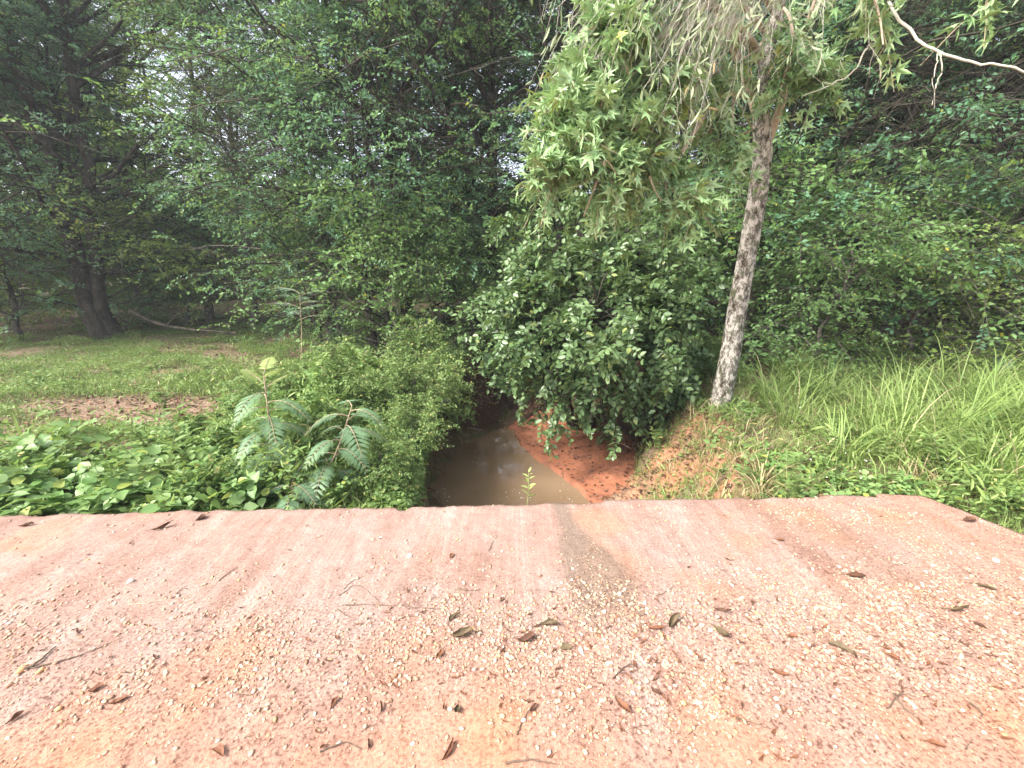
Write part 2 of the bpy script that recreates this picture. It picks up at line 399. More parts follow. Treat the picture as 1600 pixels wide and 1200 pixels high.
def axis_pts(lo, a, b, hi, fine, n):
    g = np.linspace(0, 1, n) ** 2.2
    return np.unique(np.concatenate([a - (a - lo) * g, np.arange(a, b, fine), b + (hi - b) * g]).round(4))
xs = axis_pts(-160, -7, 7, 160, .06, 50); ys = axis_pts(-60, 1.9, 9.5, 220, .06, 50)
XX, YY = np.meshgrid(xs, ys, indexing='ij'); ZZ = H(XX, YY)
idx = np.arange(XX.size).reshape(XX.shape)
q = np.stack([idx[:-1, :-1], idx[1:, :-1], idx[1:, 1:], idx[:-1, 1:]], -1).reshape(-1, 4)
dlow = np.minimum(sdist(LOW, XX, YY), sdist(BAR, XX, YY)); dtop = sdist(TOP, XX, YY)
tt = np.clip(dlow, 0, 9) / (np.clip(dlow, 0, 9) + np.clip(-dtop, 0, 9) + 1e-6)
nz = fbm(XX, YY, 2.5, 4)
clay = .85 * (dtop < .0) * sst(.2, .5, XX) * (1 - sst(4.7, 5.4, YY + (nz - .5) * 1.2)) * sst(.3, .5, nz)
mound = np.exp(-((XX - 2.0) / .7) ** 2 - ((YY - 3.7) / 1.1) ** 2) * sst(.40, .55, nz + .08)
clay = np.clip(clay * (1 - .5 * sst(.75, .95, tt)) + mound * .9, 0, 1) * (.35 + .65 * sst(.40, .62, fbm(XX + 2, YY, 6, 4)))
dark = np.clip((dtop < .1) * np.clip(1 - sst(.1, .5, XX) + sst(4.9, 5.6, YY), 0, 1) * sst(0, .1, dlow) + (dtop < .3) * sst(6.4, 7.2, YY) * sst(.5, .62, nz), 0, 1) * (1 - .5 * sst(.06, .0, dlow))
bp = G(245, 640, -.22); bq = G(60, 560, -.2); bt = G(40, 680, -.25)
bare = np.exp(-((XX - bp[0]) / 1.15) ** 2 - ((YY - bp[1]) / .5) ** 2) + .35 * np.exp(-((XX - bq[0]) / 2.2) ** 2 - ((YY - bq[1]) / .5) ** 2) + .6 * np.exp(-((XX - bt[0]) / .8) ** 2 - ((YY - bt[1]) / .25) ** 2)
bare = bare + .8 * np.exp(-((XX - 2.3) / .9) ** 2 - ((YY - 6.0) / .6) ** 2)
bare = np.clip(bare * 1.5 * sst(.38, .55, nz + .1) + .5 * sst(.56, .42, fbm(XX + 7, YY + 3, 1.6, 5)) * (YY < 12), 0, 1)
roadm = (np.clip(sst(2.7, 3.2, XX) + sst(-8.4, -9.2, XX), 0, 1)) * (1 - sst(1.7, 2.4, YY + (nz - .5) * .8)) * sst(-6, -4, YY)
wet = np.clip(1 - dlow / .4, 0, 1)
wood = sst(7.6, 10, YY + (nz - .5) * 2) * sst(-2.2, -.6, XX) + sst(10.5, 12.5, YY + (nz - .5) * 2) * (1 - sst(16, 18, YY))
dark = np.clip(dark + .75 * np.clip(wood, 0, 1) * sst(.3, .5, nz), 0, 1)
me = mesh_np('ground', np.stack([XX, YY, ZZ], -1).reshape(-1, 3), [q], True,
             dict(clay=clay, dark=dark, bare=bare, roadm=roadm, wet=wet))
g_o = link('ground', me, M_GROUND); tag(g_o, kind='structure')

# water and sand bar
wx = np.linspace(-1.8, 1.8, 50); wy = np.linspace(-7.2, 8.0, 120)
A, B = np.meshgrid(wx, wy, indexing='ij'); idx = np.arange(A.size).reshape(A.shape)
qw = np.stack([idx[:-1, :-1], idx[1:, :-1], idx[1:, 1:], idx[:-1, 1:]], -1).reshape(-1, 4)
me = mesh_np('water', np.stack([A, B, np.full(A.shape, WZ - .005)], -1).reshape(-1, 3), [qw], True)
tag(link('water', me, M_WATER), kind='structure')
bx0 = np.linspace(-.2, 2.2, 90); by0 = np.linspace(4.3, 8.2, 130); A, B = np.meshgrid(bx0, by0, indexing='ij')
sdb = sdist(BAR, A, B) + (fbm(A, B, 5, 3) - .5) * .10
dwt = sdist(WATER, A, B) + (fbm(A, B, 5, 3) - .5) * .10
Z = WZ - .06 + .10 * sst(-.04, .10, dwt) + .15 * sst(.05, 1.0, dwt) + (fbm(A, B, 9, 4) - .5) * .035
idx = np.arange(A.size).reshape(A.shape)
qb = np.stack([idx[:-1, :-1], idx[1:, :-1], idx[1:, 1:], idx[:-1, 1:]], -1).reshape(-1, 4)
keep = (sdb.ravel()[qb].min(1) < .16) & (dwt.ravel()[qb].min(1) > -.15)
me = mesh_np('sandbar', np.stack([A, B, Z], -1).reshape(-1, 3), [qb[keep]], True)
tag(link('sandbar', me, M_BAR), kind='structure')
def barZ(x, y): d = sdist(WATER, x, y); return WZ - .06 + .10 * sst(-.04, .10, d) + .15 * sst(.05, 1.0, d) + (fbm(x, y, 9, 4) - .5) * .035

# ------------------------------------------------------------------ bridge slab
def edgeY(x): return E0[1] + (x - E0[0]) * sl
def rightX(y): return E1[0] + dR[0] * (E1[1] - y)
us = np.unique(np.concatenate([np.linspace(-9, -4, 60), np.linspace(-4, 3.2, 430)])); us = (us - us[0]) / (us[-1] - us[0])
vs = np.unique(np.concatenate([np.linspace(-4, .5, 50), np.linspace(.5, 2.71, 150)])); vs = (vs + 4) / 6.71
U, Vv = np.meshgrid(us, vs, indexing='ij')
Y0 = -4 + Vv * (2.6 + 4)
X0 = -9 + U * (rightX(Y0) + 9); Ye = edgeY(X0); Y0 = -4 + Vv * (Ye + 4)
X0 = -9 + U * (rightX(Y0) + 9); Y0 = -4 + Vv * (edgeY(X0) + 4)
jag = (fbm(X0, Y0 * 0, 9, 4) - .5) * .05 - .05 * sst(.68, .80, fbm(X0 + 20, Y0 * 0, 4, 3)) + (fbm(X0 + 5, Y0 * 0, 1.0, 2) - .5) * .03
Y0 = Y0 + jag * sst(.97, 1, Vv)
Z0 = (fbm(X0, Y0, 2.2, 4) - .5) * .022 + (fbm(X0 + 9, Y0, 26, 4) - .5) * .009 - .012 * sst(.994, 1, Vv)
n_ = fbm(X0 + 3, Y0 + 8, 3.5, 5)
s0, s1 = G(872, 786), G(965, 985)
ax = s0[0] + (s0[1] - Y0) / (s0[1] - s1[1]) * (s1[0] - s0[0])
wd = .055 + .085 * sst(2.5, 1.9, Y0)
stain = sst(1.25, .6, np.abs(X0 - ax) / wd + (n_ - .5) * 1.6) * sst(1.42, 1.62, Y0 + (n_ - .5) * .3) * .8
sb = G(1290, 830)
stain = np.clip(stain + .35 * np.exp(-((X0 - sb[0] + .5 * (Y0 - sb[1])) / .30) ** 2 - ((Y0 - sb[1]) / .45) ** 2) * sst(.3, .6, n_), 0, 1)
clayA = .75 * sst(1.55, .75, Y0 + (n_ - .5) * .9) + .6 * sst(-1.8, -3.4, X0 + (n_ - .5) * 2.5) * sst(.42, .62, n_) + .35 * sst(1.2, 2.6, X0 + (n_ - .5) * 2) + .5 * sst(.60, .75, fbm(X0, Y0, 1.8, 3))
slab_e = empty('bridge_slab', (0, 0, 0), 'wide dusty pinkish concrete culvert slab crossing the creek in the foreground', 'bridge')
idx = np.arange(U.size).reshape(U.shape)
qt = np.stack([idx[:-1, :-1], idx[1:, :-1], idx[1:, 1:], idx[:-1, 1:]], -1).reshape(-1, 4)
TV = np.stack([X0, Y0, Z0], -1).reshape(-1, 3)
ring = np.concatenate([idx[:, -1], idx[::-1, 0][:0], idx[-1, ::-1][1:], idx[::-1, 0][1:], idx[0, 1:][:-1]])
bot = TV[ring].copy(); bot[:, 2] = -.28
off = len(TV); k = np.arange(len(ring)); k2 = (k + 1) % len(ring)
qs = np.stack([ring[k], ring[k2], off + k2, off + k], -1)
VB = np.vstack([TV, bot, [[EDGE_L[0], EDGE_L[1], -.28], [E1[0], E1[1], -.28], [ER[0], -4, -.28], [-9, -4, -.28]]])
o4 = off + len(ring)
att = lambda a: np.concatenate([a.ravel(), np.zeros(len(ring) + 4)])
gritA = np.clip(.30 + .60 * np.exp(-((Y0 - 1.35 + (n_ - .5) * .6) / .45) ** 2) + .3 * sst(.5, 2.2, X0), 0, 1)
me = mesh_np('deck', VB, [np.vstack([qt, qs, [[o4, o4 + 1, o4 + 2, o4 + 3]]])], True, dict(grit=att(gritA), stain=att(stain), clay=att(np.clip(clayA, 0, 1))))
link('deck', me, M_SLAB, slab_e)
for s in (-1, 1):
    mb = MB(); x0, x1 = s * 1.48, s * 1.85
    v = [(x, y, z) for z in (-1.9, -.285) for x, y in ((x0, -3.6), (x1, -3.6), (x1, 2.2), (x0, 2.2))]
    mb.add(v, [np.array([[0, 1, 2, 3], [4, 7, 6, 5], [0, 4, 5, 1], [1, 5, 6, 2], [2, 6, 7, 3], [3, 7, 4, 0]])])
    link('abutment', mb.mesh('abutment'), flat_mat('grey_concrete', (.25, .22, .19), (.42, .38, .33), 6), slab_e)

# gravel on the deck : thousands of pebbles
ico_v = []; ph = (1 + 5 ** .5) / 2
for a, b in ((-1, ph), (1, ph), (-1, -ph), (1, -ph)): ico_v.append((a, b, 0))
for a, b in ((-1, ph), (1, ph), (-1, -ph), (1, -ph)): ico_v.append((0, a, b))
for a, b in ((ph, -1), (ph, 1), (-ph, -1), (-ph, 1)): ico_v.append((a, 0, b))
ico_v = norm(np.array(ico_v))
ico_f = np.array([(0, 11, 5), (0, 5, 1), (0, 1, 7), (0, 7, 10), (0, 10, 11), (1, 5, 9), (5, 11, 4), (11, 10, 2), (10, 7, 6), (7, 1, 8), (3, 9, 4), (3, 4, 2), (3, 2, 6), (3, 6, 8), (3, 8, 9), (4, 9, 5), (2, 4, 11), (6, 2, 10), (8, 6, 7), (9, 8, 1)])
def pebbles(name, P, S, flat=.6):
    n = len(P); V = ico_v[None] * (1 + rng.normal(size=(n, 12, 1)) * .16)
    a = rng.random(n) * 6.28; ca, sa = np.cos(a)[:, None], np.sin(a)[:, None]
    sc = np.stack([1 + rng.random(n) * .5, .75 + rng.random(n) * .3, flat * (.7 + rng.random(n) * .5)], -1)[:, None]
    V = V * sc; V = np.stack([V[..., 0] * ca - V[..., 1] * sa, V[..., 0] * sa + V[..., 1] * ca, V[..., 2]], -1) * S[:, None, None] + P[:, None]
    F = (ico_f[None] + (np.arange(n) * 12)[:, None, None]).reshape(-1, 3)
    return mesh_np(name, V.reshape(-1, 3), [F])
def deckZ(x, y): return (fbm(x, y, 2.2, 4) - .5) * .022 + (fbm(x + 9, y, 26, 4) - .5) * .009
def deck_pts(n, bandw=.0):
    out = np.zeros((0, 2))
    while len(out) < n:
        m = n * 3; x = rng.uniform(-4.2, 3.1, m); y = .55 + (rng.random(m) ** 1.15) * 2.2
        nn = fbm(x, y, 3, 3); band = 1.45 + .02 * x
        den = .025 + 1.0 * np.exp(-((y - band + (nn - .5) * .5) / .26) ** 2) * (.35 + .65 * sst(-2.5, .3, x)) + .30 * sst(.5, 2.2, x) * sst(.45, .6, nn)
        den = den * (.35 + 1.3 * sst(.35, .65, fbm(x + 30, y, 7, 3)))
        ok = (rng.random(m) < den) & (y < edgeY(x) - .03) & (x < rightX(y) - .02)
        out = np.vstack([out, np.stack([x, y], -1)[ok]])
    return out[:n]
p2 = deck_pts(22000); S = .0020 + .0072 * rng.random(22000) ** 3.2
P = np.stack([p2[:, 0], p2[:, 1], deckZ(p2[:, 0], p2[:, 1]) + S * .22], -1)
q2 = np.stack([rng.uniform(-4, 3.1, 16000), .6 + 2.1 * rng.random(16000) ** 1.5], -1); q2 = q2[(q2[:, 1] < edgeY(q2[:, 0]) - .02) & (q2[:, 0] < rightX(q2[:, 1]) - .02)]
P = np.vstack([P, np.stack([q2[:, 0], q2[:, 1], deckZ(q2[:, 0], q2[:, 1]) + .0005], -1)]); S = np.concatenate([S, .0012 + .0018 * rng.random(len(q2)) ** 2])
tag(link('gravel', pebbles('gravel', P, S), M_GRAVEL), 'loose pale tan and orange pea gravel strewn over the dusty slab', 'gravel', kind='stuff')

# ------------------------------------------------------------------ trees
UP = np.array([0, 0, 1.])
def sprays(S, D, L, per, lsize, spread=1.0, droop=.25, tpl=T_SIMPLE, jitter=.5):
    """leaves in flat sprays along twigs S->S+D*L"""
    n = len(S); t = (np.arange(per) + .5) / per
    t = np.broadcast_to(t, (n, per)) + rng.normal(size=(n, per)) * .04
    P = S[:, None] + D[:, None] * (L[:, None] * t)[..., None]; P[..., 2] -= droop * (L[:, None] * t ** 2)
    pn = norm(UP + rng.normal(size=(n, 3)) * .55)                       # spray plane normal
    side = norm(np.cross(pn, D))
    sg = np.where(np.arange(per) % 2 == 0, 1., -1.)[None, :, None]
    ax = norm(D[:, None] * .55 + side[:, None] * sg * spread + rng.normal(size=(n, per, 3)) * .28 - UP * .22)
    nn = norm(pn[:, None] + rng.normal(size=(n, per, 3)) * jitter)
    sz = lsize * (.65 + .6 * rng.random((n, per)))
    return leaves(P.reshape(-1, 3), ax.reshape(-1, 3), nn.reshape(-1, 3), sz.ravel(), tpl)

def hdir(az, el): return np.stack([np.cos(az) * np.cos(el), np.sin(az) * np.cos(el), np.sin(el)], -1)
def tree_meshes(name, H_=9., r0=.14, cb=.15, cr=2.6, n1=26, n2=8, n3=6, per=13, lsize=.10, lean=(0, 0), tpl=T_SIMPLE, fork=False, low=1.0):
    k = 16; t = np.linspace(0, 1, k)
    TP = np.stack([lean[0] * t * H_ + np.cumsum(rng.normal(size=k)) * .05, lean[1] * t * H_ + np.cumsum(rng.normal(size=k)) * .05, t * H_], -1)
    TP[0] = 0
    wood = MB(); rr = r0 * (1 - t) ** .8 + .012; rr[0] *= 1.35; tube(wood, TP, rr, 10)
    if fork:
        F2 = TP + np.stack([.10 + .9 * t ** 1.1, .3 * t, 0 * t], -1) * np.array([1.6, 1, 1]); F2[0] = (.22, .1, 0); tube(wood, F2, rr * .8, 10)
    h1 = cb + (1 - cb) * rng.random(n1) ** .85 * .97
    hi = h1 * (k - 1); i0 = np.clip(hi.astype(int), 0, k - 2); f = (hi - i0)[:, None]
    trunkP = TP[i0] * (1 - f) + TP[i0 + 1] * f
    if fork:
        alt = rng.random(n1) < .5; trunkP[alt] = (F2[i0] * (1 - f) + F2[i0 + 1] * f)[alt]
    az = np.arange(n1) * 2.399 + rng.normal(size=n1) * .3; el = R(12) + R(45) * h1 + rng.normal(size=n1) * .15
    L1 = cr * (low * (1 - h1) + .45 * h1 + .35 * np.sin(h1 * 3.1)) * (.75 + .5 * rng.random(n1))
    D1 = hdir(az, el); B1 = curved(trunkP, D1, L1, up=.12, k=7, wob=.035)
    V, F = batch_tubes(B1, np.clip(r0 * .32 * L1 / cr, .008, .2)[:, None] * np.linspace(1, .2, 7)[None], 5); wood.add(V, F)
    # secondaries
    tt2 = np.tile(np.linspace(.22, 1, n2), (n1, 1)) + rng.normal(size=(n1, n2)) * .03; tt2 = np.clip(tt2, .1, 1)
    fi = tt2 * 6; j = np.clip(fi.astype(int), 0, 5); f = (fi - j)[..., None]; a = np.arange(n1)[:, None]
    S2 = (B1[a, j] * (1 - f) + B1[a, j + 1] * f).reshape(-1, 3)
    sg = np.tile(np.where(np.arange(n2) % 2 == 0, 1, -1), n1) * (.5 + .5 * rng.random(n1 * n2)); az2 = np.repeat(az, n2) + sg * 1.0
    D2 = hdir(az2, rng.normal(size=n1 * n2) * .28 + .10); L2 = np.repeat(L1, n2) * .40 * (.5 + .8 * rng.random(n1 * n2)) + .15
    B2 = curved(S2, D2, L2, k=4, wob=.05, gravity=.12)
    V, F = batch_tubes(B2, np.clip(L2 * .011, .004, .03)[:, None] * np.linspace(1, .3, 4)[None], 3); wood.add(V, F)
    N2 = n1 * n2
    tt3 = np.tile(np.linspace(.2, 1, n3), (N2, 1)); fi = tt3 * 3; j = np.clip(fi.astype(int), 0, 2); f = (fi - j)[..., None]; a = np.arange(N2)[:, None]
    S3 = (B2[a, j] * (1 - f) + B2[a, j + 1] * f).reshape(-1, 3)
    az3 = np.repeat(az2, n3) + np.tile(np.where(np.arange(n3) % 2 == 0, .9, -.9), N2) + rng.normal(size=N2 * n3) * .4
    D3 = hdir(az3, rng.normal(size=N2 * n3) * .35 - .05); L3 = .28 + .35 * rng.random(N2 * n3)
    V, F = batch_tubes(curved(S3, D3, L3, k=2, wob=.0, gravity=.25), np.full((N2 * n3, 1), .003) * np.ones((1, 2)), 3); wood.add(V, F)
    if H_ > 5:      # clumps and gaps in the crown
        cl = fbm(S3[:, 0] + .7 * S3[:, 2] + H_ * 3, S3[:, 1] + .6 * S3[:, 2], 1.0, 3) + rng.normal(size=len(S3)) * .04; ok = cl > .466; S3, D3, L3 = S3[ok], D3[ok], L3[ok]
    V, F = sprays(S3, D3, L3, per, lsize, tpl=tpl)
    return wood.mesh(name + '_wood', True), mesh_np(name + '_leaves', V, F)

PROTO = {}
def make_proto(key, mats, bark, **kw):
    PROTO[key] = (*tree_meshes(key, **kw), mats, bark)
make_proto('tall', M_WOODS, M_BARK, H_=11, r0=.15, cb=.12, cr=2.8, n1=42, n2=9, n3=7, per=13, lsize=.08)
make_proto('blue', M_WOODS_B, M_BARK, H_=10, r0=.12, cb=.08, cr=2.6, n1=42, n2=9, n3=7, per=14, lsize=.075, lean=(.05, 0))
make_proto('yellow', M_WOODS_Y, M_BARK_G, H_=9, r0=.09, cb=.10, cr=2.4, n1=42, n2=9, n3=7, per=12, lsize=.078, lean=(-.06, .02))
make_proto('thin', M_WOODS_B, M_BARK, H_=8.5, r0=.07, cb=.16, cr=1.8, n1=32, n2=8, n3=6, per=13, lsize=.075, lean=(.03, .03))
make_proto('big', M_WOODS, M_BARK, H_=12, r0=.17, cb=.10, cr=3.4, n1=64, n2=9, n3=8, per=11, lsize=.08, lean=(-.05, 0), fork=True)
make_proto('low', M_WOODS_B, M_BARK, H_=6.0, r0=.05, cb=.03, cr=1.9, n1=48, n2=8, n3=6, per=13, lsize=.075, low=1.3)
make_proto('shrub', M_WOODS, M_BARK_G, H_=2.6, r0=.035, cb=.04, cr=1.15, n1=24, n2=6, n3=4, per=11, lsize=.075)
make_proto('shrub_pale', M_WOODS_Y, M_BARK_G, H_=1.9, r0=.03, cb=.04, cr=.95, n1=20, n2=6, n3=4, per=10, lsize=.07)
make_proto('bank_shrub', M_WEED, M_BARK_G, H_=2.0, r0=.022, cb=.05, cr=1.1, n1=20, n2=6, n3=5, per=11, lsize=.12)
first = {}
def plant_tree(key, x, y, s, rz, name, label, cat='tree', group='woodland trees', mat=None, sink=.05, sz=None):
    z = float(H(x, y)) - sink
    wm, lm, lmat, bmat = PROTO[key]
    if mat is None and key in first:
        o = copy_tree(first[key]); tag(o, label, cat, group)
    else:
        o = empty(name, (x, y, z), label, cat, group)
        link('trunk', wm, bmat, o)
        if mat is not None:
            l2 = lm.copy(); l2.materials.clear(); link('crown', l2, mat, o)
        else:
            link('crown', lm, lmat, o); first[key] = o
    o.location = (x, y, z); o.rotation_euler = (0, 0, rz); o.scale = (s, s, sz or s)
    return o
def at(px, Y): return (px - 800) / FPX * (Y * math.cos(PITCH) + 1.8 * math.sin(PITCH))
WT = [  # px, Y, key, scale, rot, label
 (165, 10.6, 'big', 1.0, .3, 'massive old twin-trunked tree with dark bark at the left meadow edge'),
 (25, 12.5, 'yellow', .95, 1.1, 'leafy tree just left of and behind the twin-trunked tree'),
 (-140, 8.6, 'blue', 1.0, 2.0, 'blue-green tree whose branches enter at the upper left corner'),
 (330, 13.6, 'yellow', 1.15, 4.0, 'yellow-green tree glowing behind the twin-trunked tree, on its right'),
 (520, 10.4, 'blue', .95, 3.0, 'tree left of the paired thin trunks, behind the pale blue-green sapling'),
 (588, 8.9, 'thin', .95, 1.4, 'thin dark-stemmed tree with dull leaves hanging low, left of the creek'),
 (642, 9.7, 'tall', .95, 2.2, 'straight dark trunk standing left of the creek hollow with sky behind'),
 (762, 10.2, 'tall', 1.0, 5.2, 'tall tree at the back of the dark creek hollow'),
 (705, 13.0, 'thin', 1.2, 4.4, 'slender tree deep in the gap behind the creek'),
 (860, 9.4, 'blue', 1.0, .9, 'dark tree rising just behind the overhanging creek bush'),
 (985, 10.4, 'tall', .95, 3.9, 'dark tree behind the star-leaved boughs'),
 (1085, 12.2, 'blue', 1.1, 5.5, 'tree showing between the creek bush and the leaning trunk'),
 (1235, 9.2, 'blue', .95, 1.9, 'dark blue-green tree right behind the leaning mottled trunk'),
 (1345, 10.8, 'tall', 1.0, .2, 'tree behind the right bank with pale sky specks beside it'),
 (1440, 8.9, 'yellow', 1.0, 3.3, 'yellow-green tree with bright leaf layers at the right of the photo'),
 (1530, 10.0, 'tall', 1.0, 4.9, 'full green tree far right behind the tall grass'),
 (1640, 8.0, 'yellow', 1.0, 2.7, 'yellow-green tree whose sprays enter at the right edge'),
 (1780, 9.8, 'tall', 1.0, 1.5, 'tree at the far right margin of the wood'),
 (40, 9.9, 'low', 1.0, 2.9, 'blue-green understory tree with foliage to the ground at the far left'),
 (400, 12.4, 'yellow', 1.0, 5.2, 'yellow-green tree in the sunny opening at the back of the meadow'),
 (500, 9.6, 'low', .9, 5.0, 'understory tree with leaves to the ground at the back right of the meadow'),
 (612, 9.2, 'low', 1.0, .4, 'understory tree whose pale sprays hang over the top of the left bank'),
 (700, 11.5, 'low', 1.2, 2.3, 'shadowed understory tree closing the dark gap behind the creek'),
 (1180, 8.6, 'low', 1.0, 3.5, 'understory tree just behind the leaning trunk'),
 (1330, 8.3, 'low', 1.0, 1.3, 'understory tree with spreading sprays above the shrubs, right of the leaning trunk'),
 (1480, 8.0, 'low', 1.1, 4.6, 'understory tree with bright layered sprays toward the right edge'),
 (1650, 7.4, 'low', 1.1, .8, 'understory tree leaning in from the right edge'),
 (165, 10.9, 'low', 1.15, 3.9, 'understory tree screening the foot of the twin trunks from behind'),
 (-320, 10.5, 'tall', 1.1, 3.1, 'tree at the far left margin of the wood'),
]
for i, (px, Y, key, s, rz, lab) in enumerate(WT):
    kname = {'thin': 'slender_tree', 'big': 'twin_trunk_tree', 'low': 'understory_tree'}.get(key, 'woodland_tree')
    plant_tree(key, at(px, Y), Y, s, rz, kname, lab)
BACK = [(-500, 15), (-200, 15.5), (-20, 16.5), (130, 15), (230, 18), (740, 15.5), (840, 14), (940, 17), (1050, 15), (1190, 17), (1390, 16.5), (1500, 14), (1640, 15), (1850, 14), (2100, 13)]
for i, (px, Y) in enumerate(BACK):
    plant_tree(['tall', 'yellow', 'blue', 'yellow', 'tall'][i % 5], at(px, Y), Y, 1.25 + .15 * (i % 3), i * 1.7, 'woodland_tree',
               'tree of the second row, deep in the wood behind the front trees', group='back row of woodland trees')
# far-off wood closing the view: one mass of leaves
n = 150000
an = rng.uniform(-1.35, 1.35, n); rad = rng.uniform(22, 33, n) ; hh = rng.random(n) ** .8
top = 3.6 + 5.0 * fbm(an * 9, rad * 0, 1, 3) + 5 * sst(.35, .6, np.abs(an + .1))
P = np.stack([np.sin(an) * rad * 1.4, np.cos(an) * rad, hh * top], -1)
cl = fbm(P[:, 0] * .8, P[:, 2] * .8 + P[:, 1] * .5, 1, 3); ok = cl > .40; P = P[ok]
V, F = leaves(P, rdir(len(P)), rdir(len(P)), .30 + .25 * rng.random(len(P)), T_SIMPLE)
tag(link('far_wood', mesh_np('far_wood', V, F), M_WOODS_Y), 'far-off hazy wood closing the view behind all the trees', 'woodland', kind='stuff')

SH = [ (1180, 7.6, 'shrub', 1.1, 'dark shrub at the foot of the wood just right of the leaning trunk'),
 (1260, 6.9, 'shrub', .85, 'low bushy shrub behind the left end of the tall grass'),
 (1335, 7.8, 'shrub', 1.25, 'shrub with layered sprays above the middle of the tall grass'),
 (1420, 6.9, 'shrub_pale', 1.0, 'paler shrub of small bright leaves behind the tall grass'),
 (1500, 7.6, 'shrub', 1.2, 'dense shrub behind the right half of the tall grass'),
 (1585, 6.6, 'shrub_pale', 1.1, 'pale leafy shrub at the right edge behind the grass'),
 (1680, 7.4, 'shrub', 1.3, 'shrub just beyond the right edge of the view'),
 (1100, 8.6, 'shrub', 1.2, 'shrub half hidden between the creek bush and the leaning trunk'),
 (600, 8.2, 'shrub', 1.15, 'dull olive shrub at the top of the left creek bank'),
 (690, 8.3, 'shrub', .9, 'dark shrub on the left lip of the creek hollow'),
 (540, 9.6, 'shrub', 1.15, 'shrub below the slender trees at the meadow corner'),
 (290, 12.6, 'shrub', 1.2, 'dark brush clump behind the fallen branch'),
 (230, 12.2, 'shrub', 1.0, 'brush clump just right of the twin trunks'),
 (40, 11.6, 'shrub_pale', 1.3, 'sunny yellow-green shrub left of the twin trunks'),
 (-60, 10.0, 'shrub_pale', 1.4, 'yellow-green shrub at the left edge of the meadow'),
 (840, 8.9, 'shrub', .9, 'dark shrub behind the creek bush, over the hollow'),
 (980, 8.6, 'shrub', 1.1, 'dark shrub behind the right side of the creek bush')]
for i, (px, Y, key, s, lab) in enumerate(SH):
    plant_tree(key, at(px, Y), Y, s, i * 2.1, 'woodland_shrub', lab, 'shrub', 'shrubs along the edge of the wood')

for i, (x, y, s_, lab) in enumerate([(-1.15, 6.2, .55, 'small shrub leaning over the far end of the left creek bank'), (-1.25, 5.1, .42, 'ragged little shrub on the lip of the cut bank, by the grey root'),
        (-1.75, 4.7, .38, 'low ragged shrub in the middle of the left bank weeds'), (-2.4, 5.7, .45, 'ragged shrub at the back of the left bank weeds'), (-.98, 3.9, .30, 'tiny shrub hanging over the pool beside the slab'),
        (-1.5, 7.0, .55, 'ragged shrub below the understory tree, back of the left bank'), (-2.9, 4.9, .32, 'tiny shrub between the tallest feathery sapling and the meadow'), (-1.05, 3.2, .26, 'tiny shrub squeezed between the slab edge and the pool'),
        (3.0, 6.3, .4, 'low ragged shrub behind the foot of the leaning trunk'), (-1.9, 3.6, .26, 'tiny shrub between the two tall feathery saplings')]):
    plant_tree('bank_shrub', x, y, s_ * .74, i * 1.9, 'bank_shrub', lab, 'shrub', 'ragged little shrubs on the creek banks')

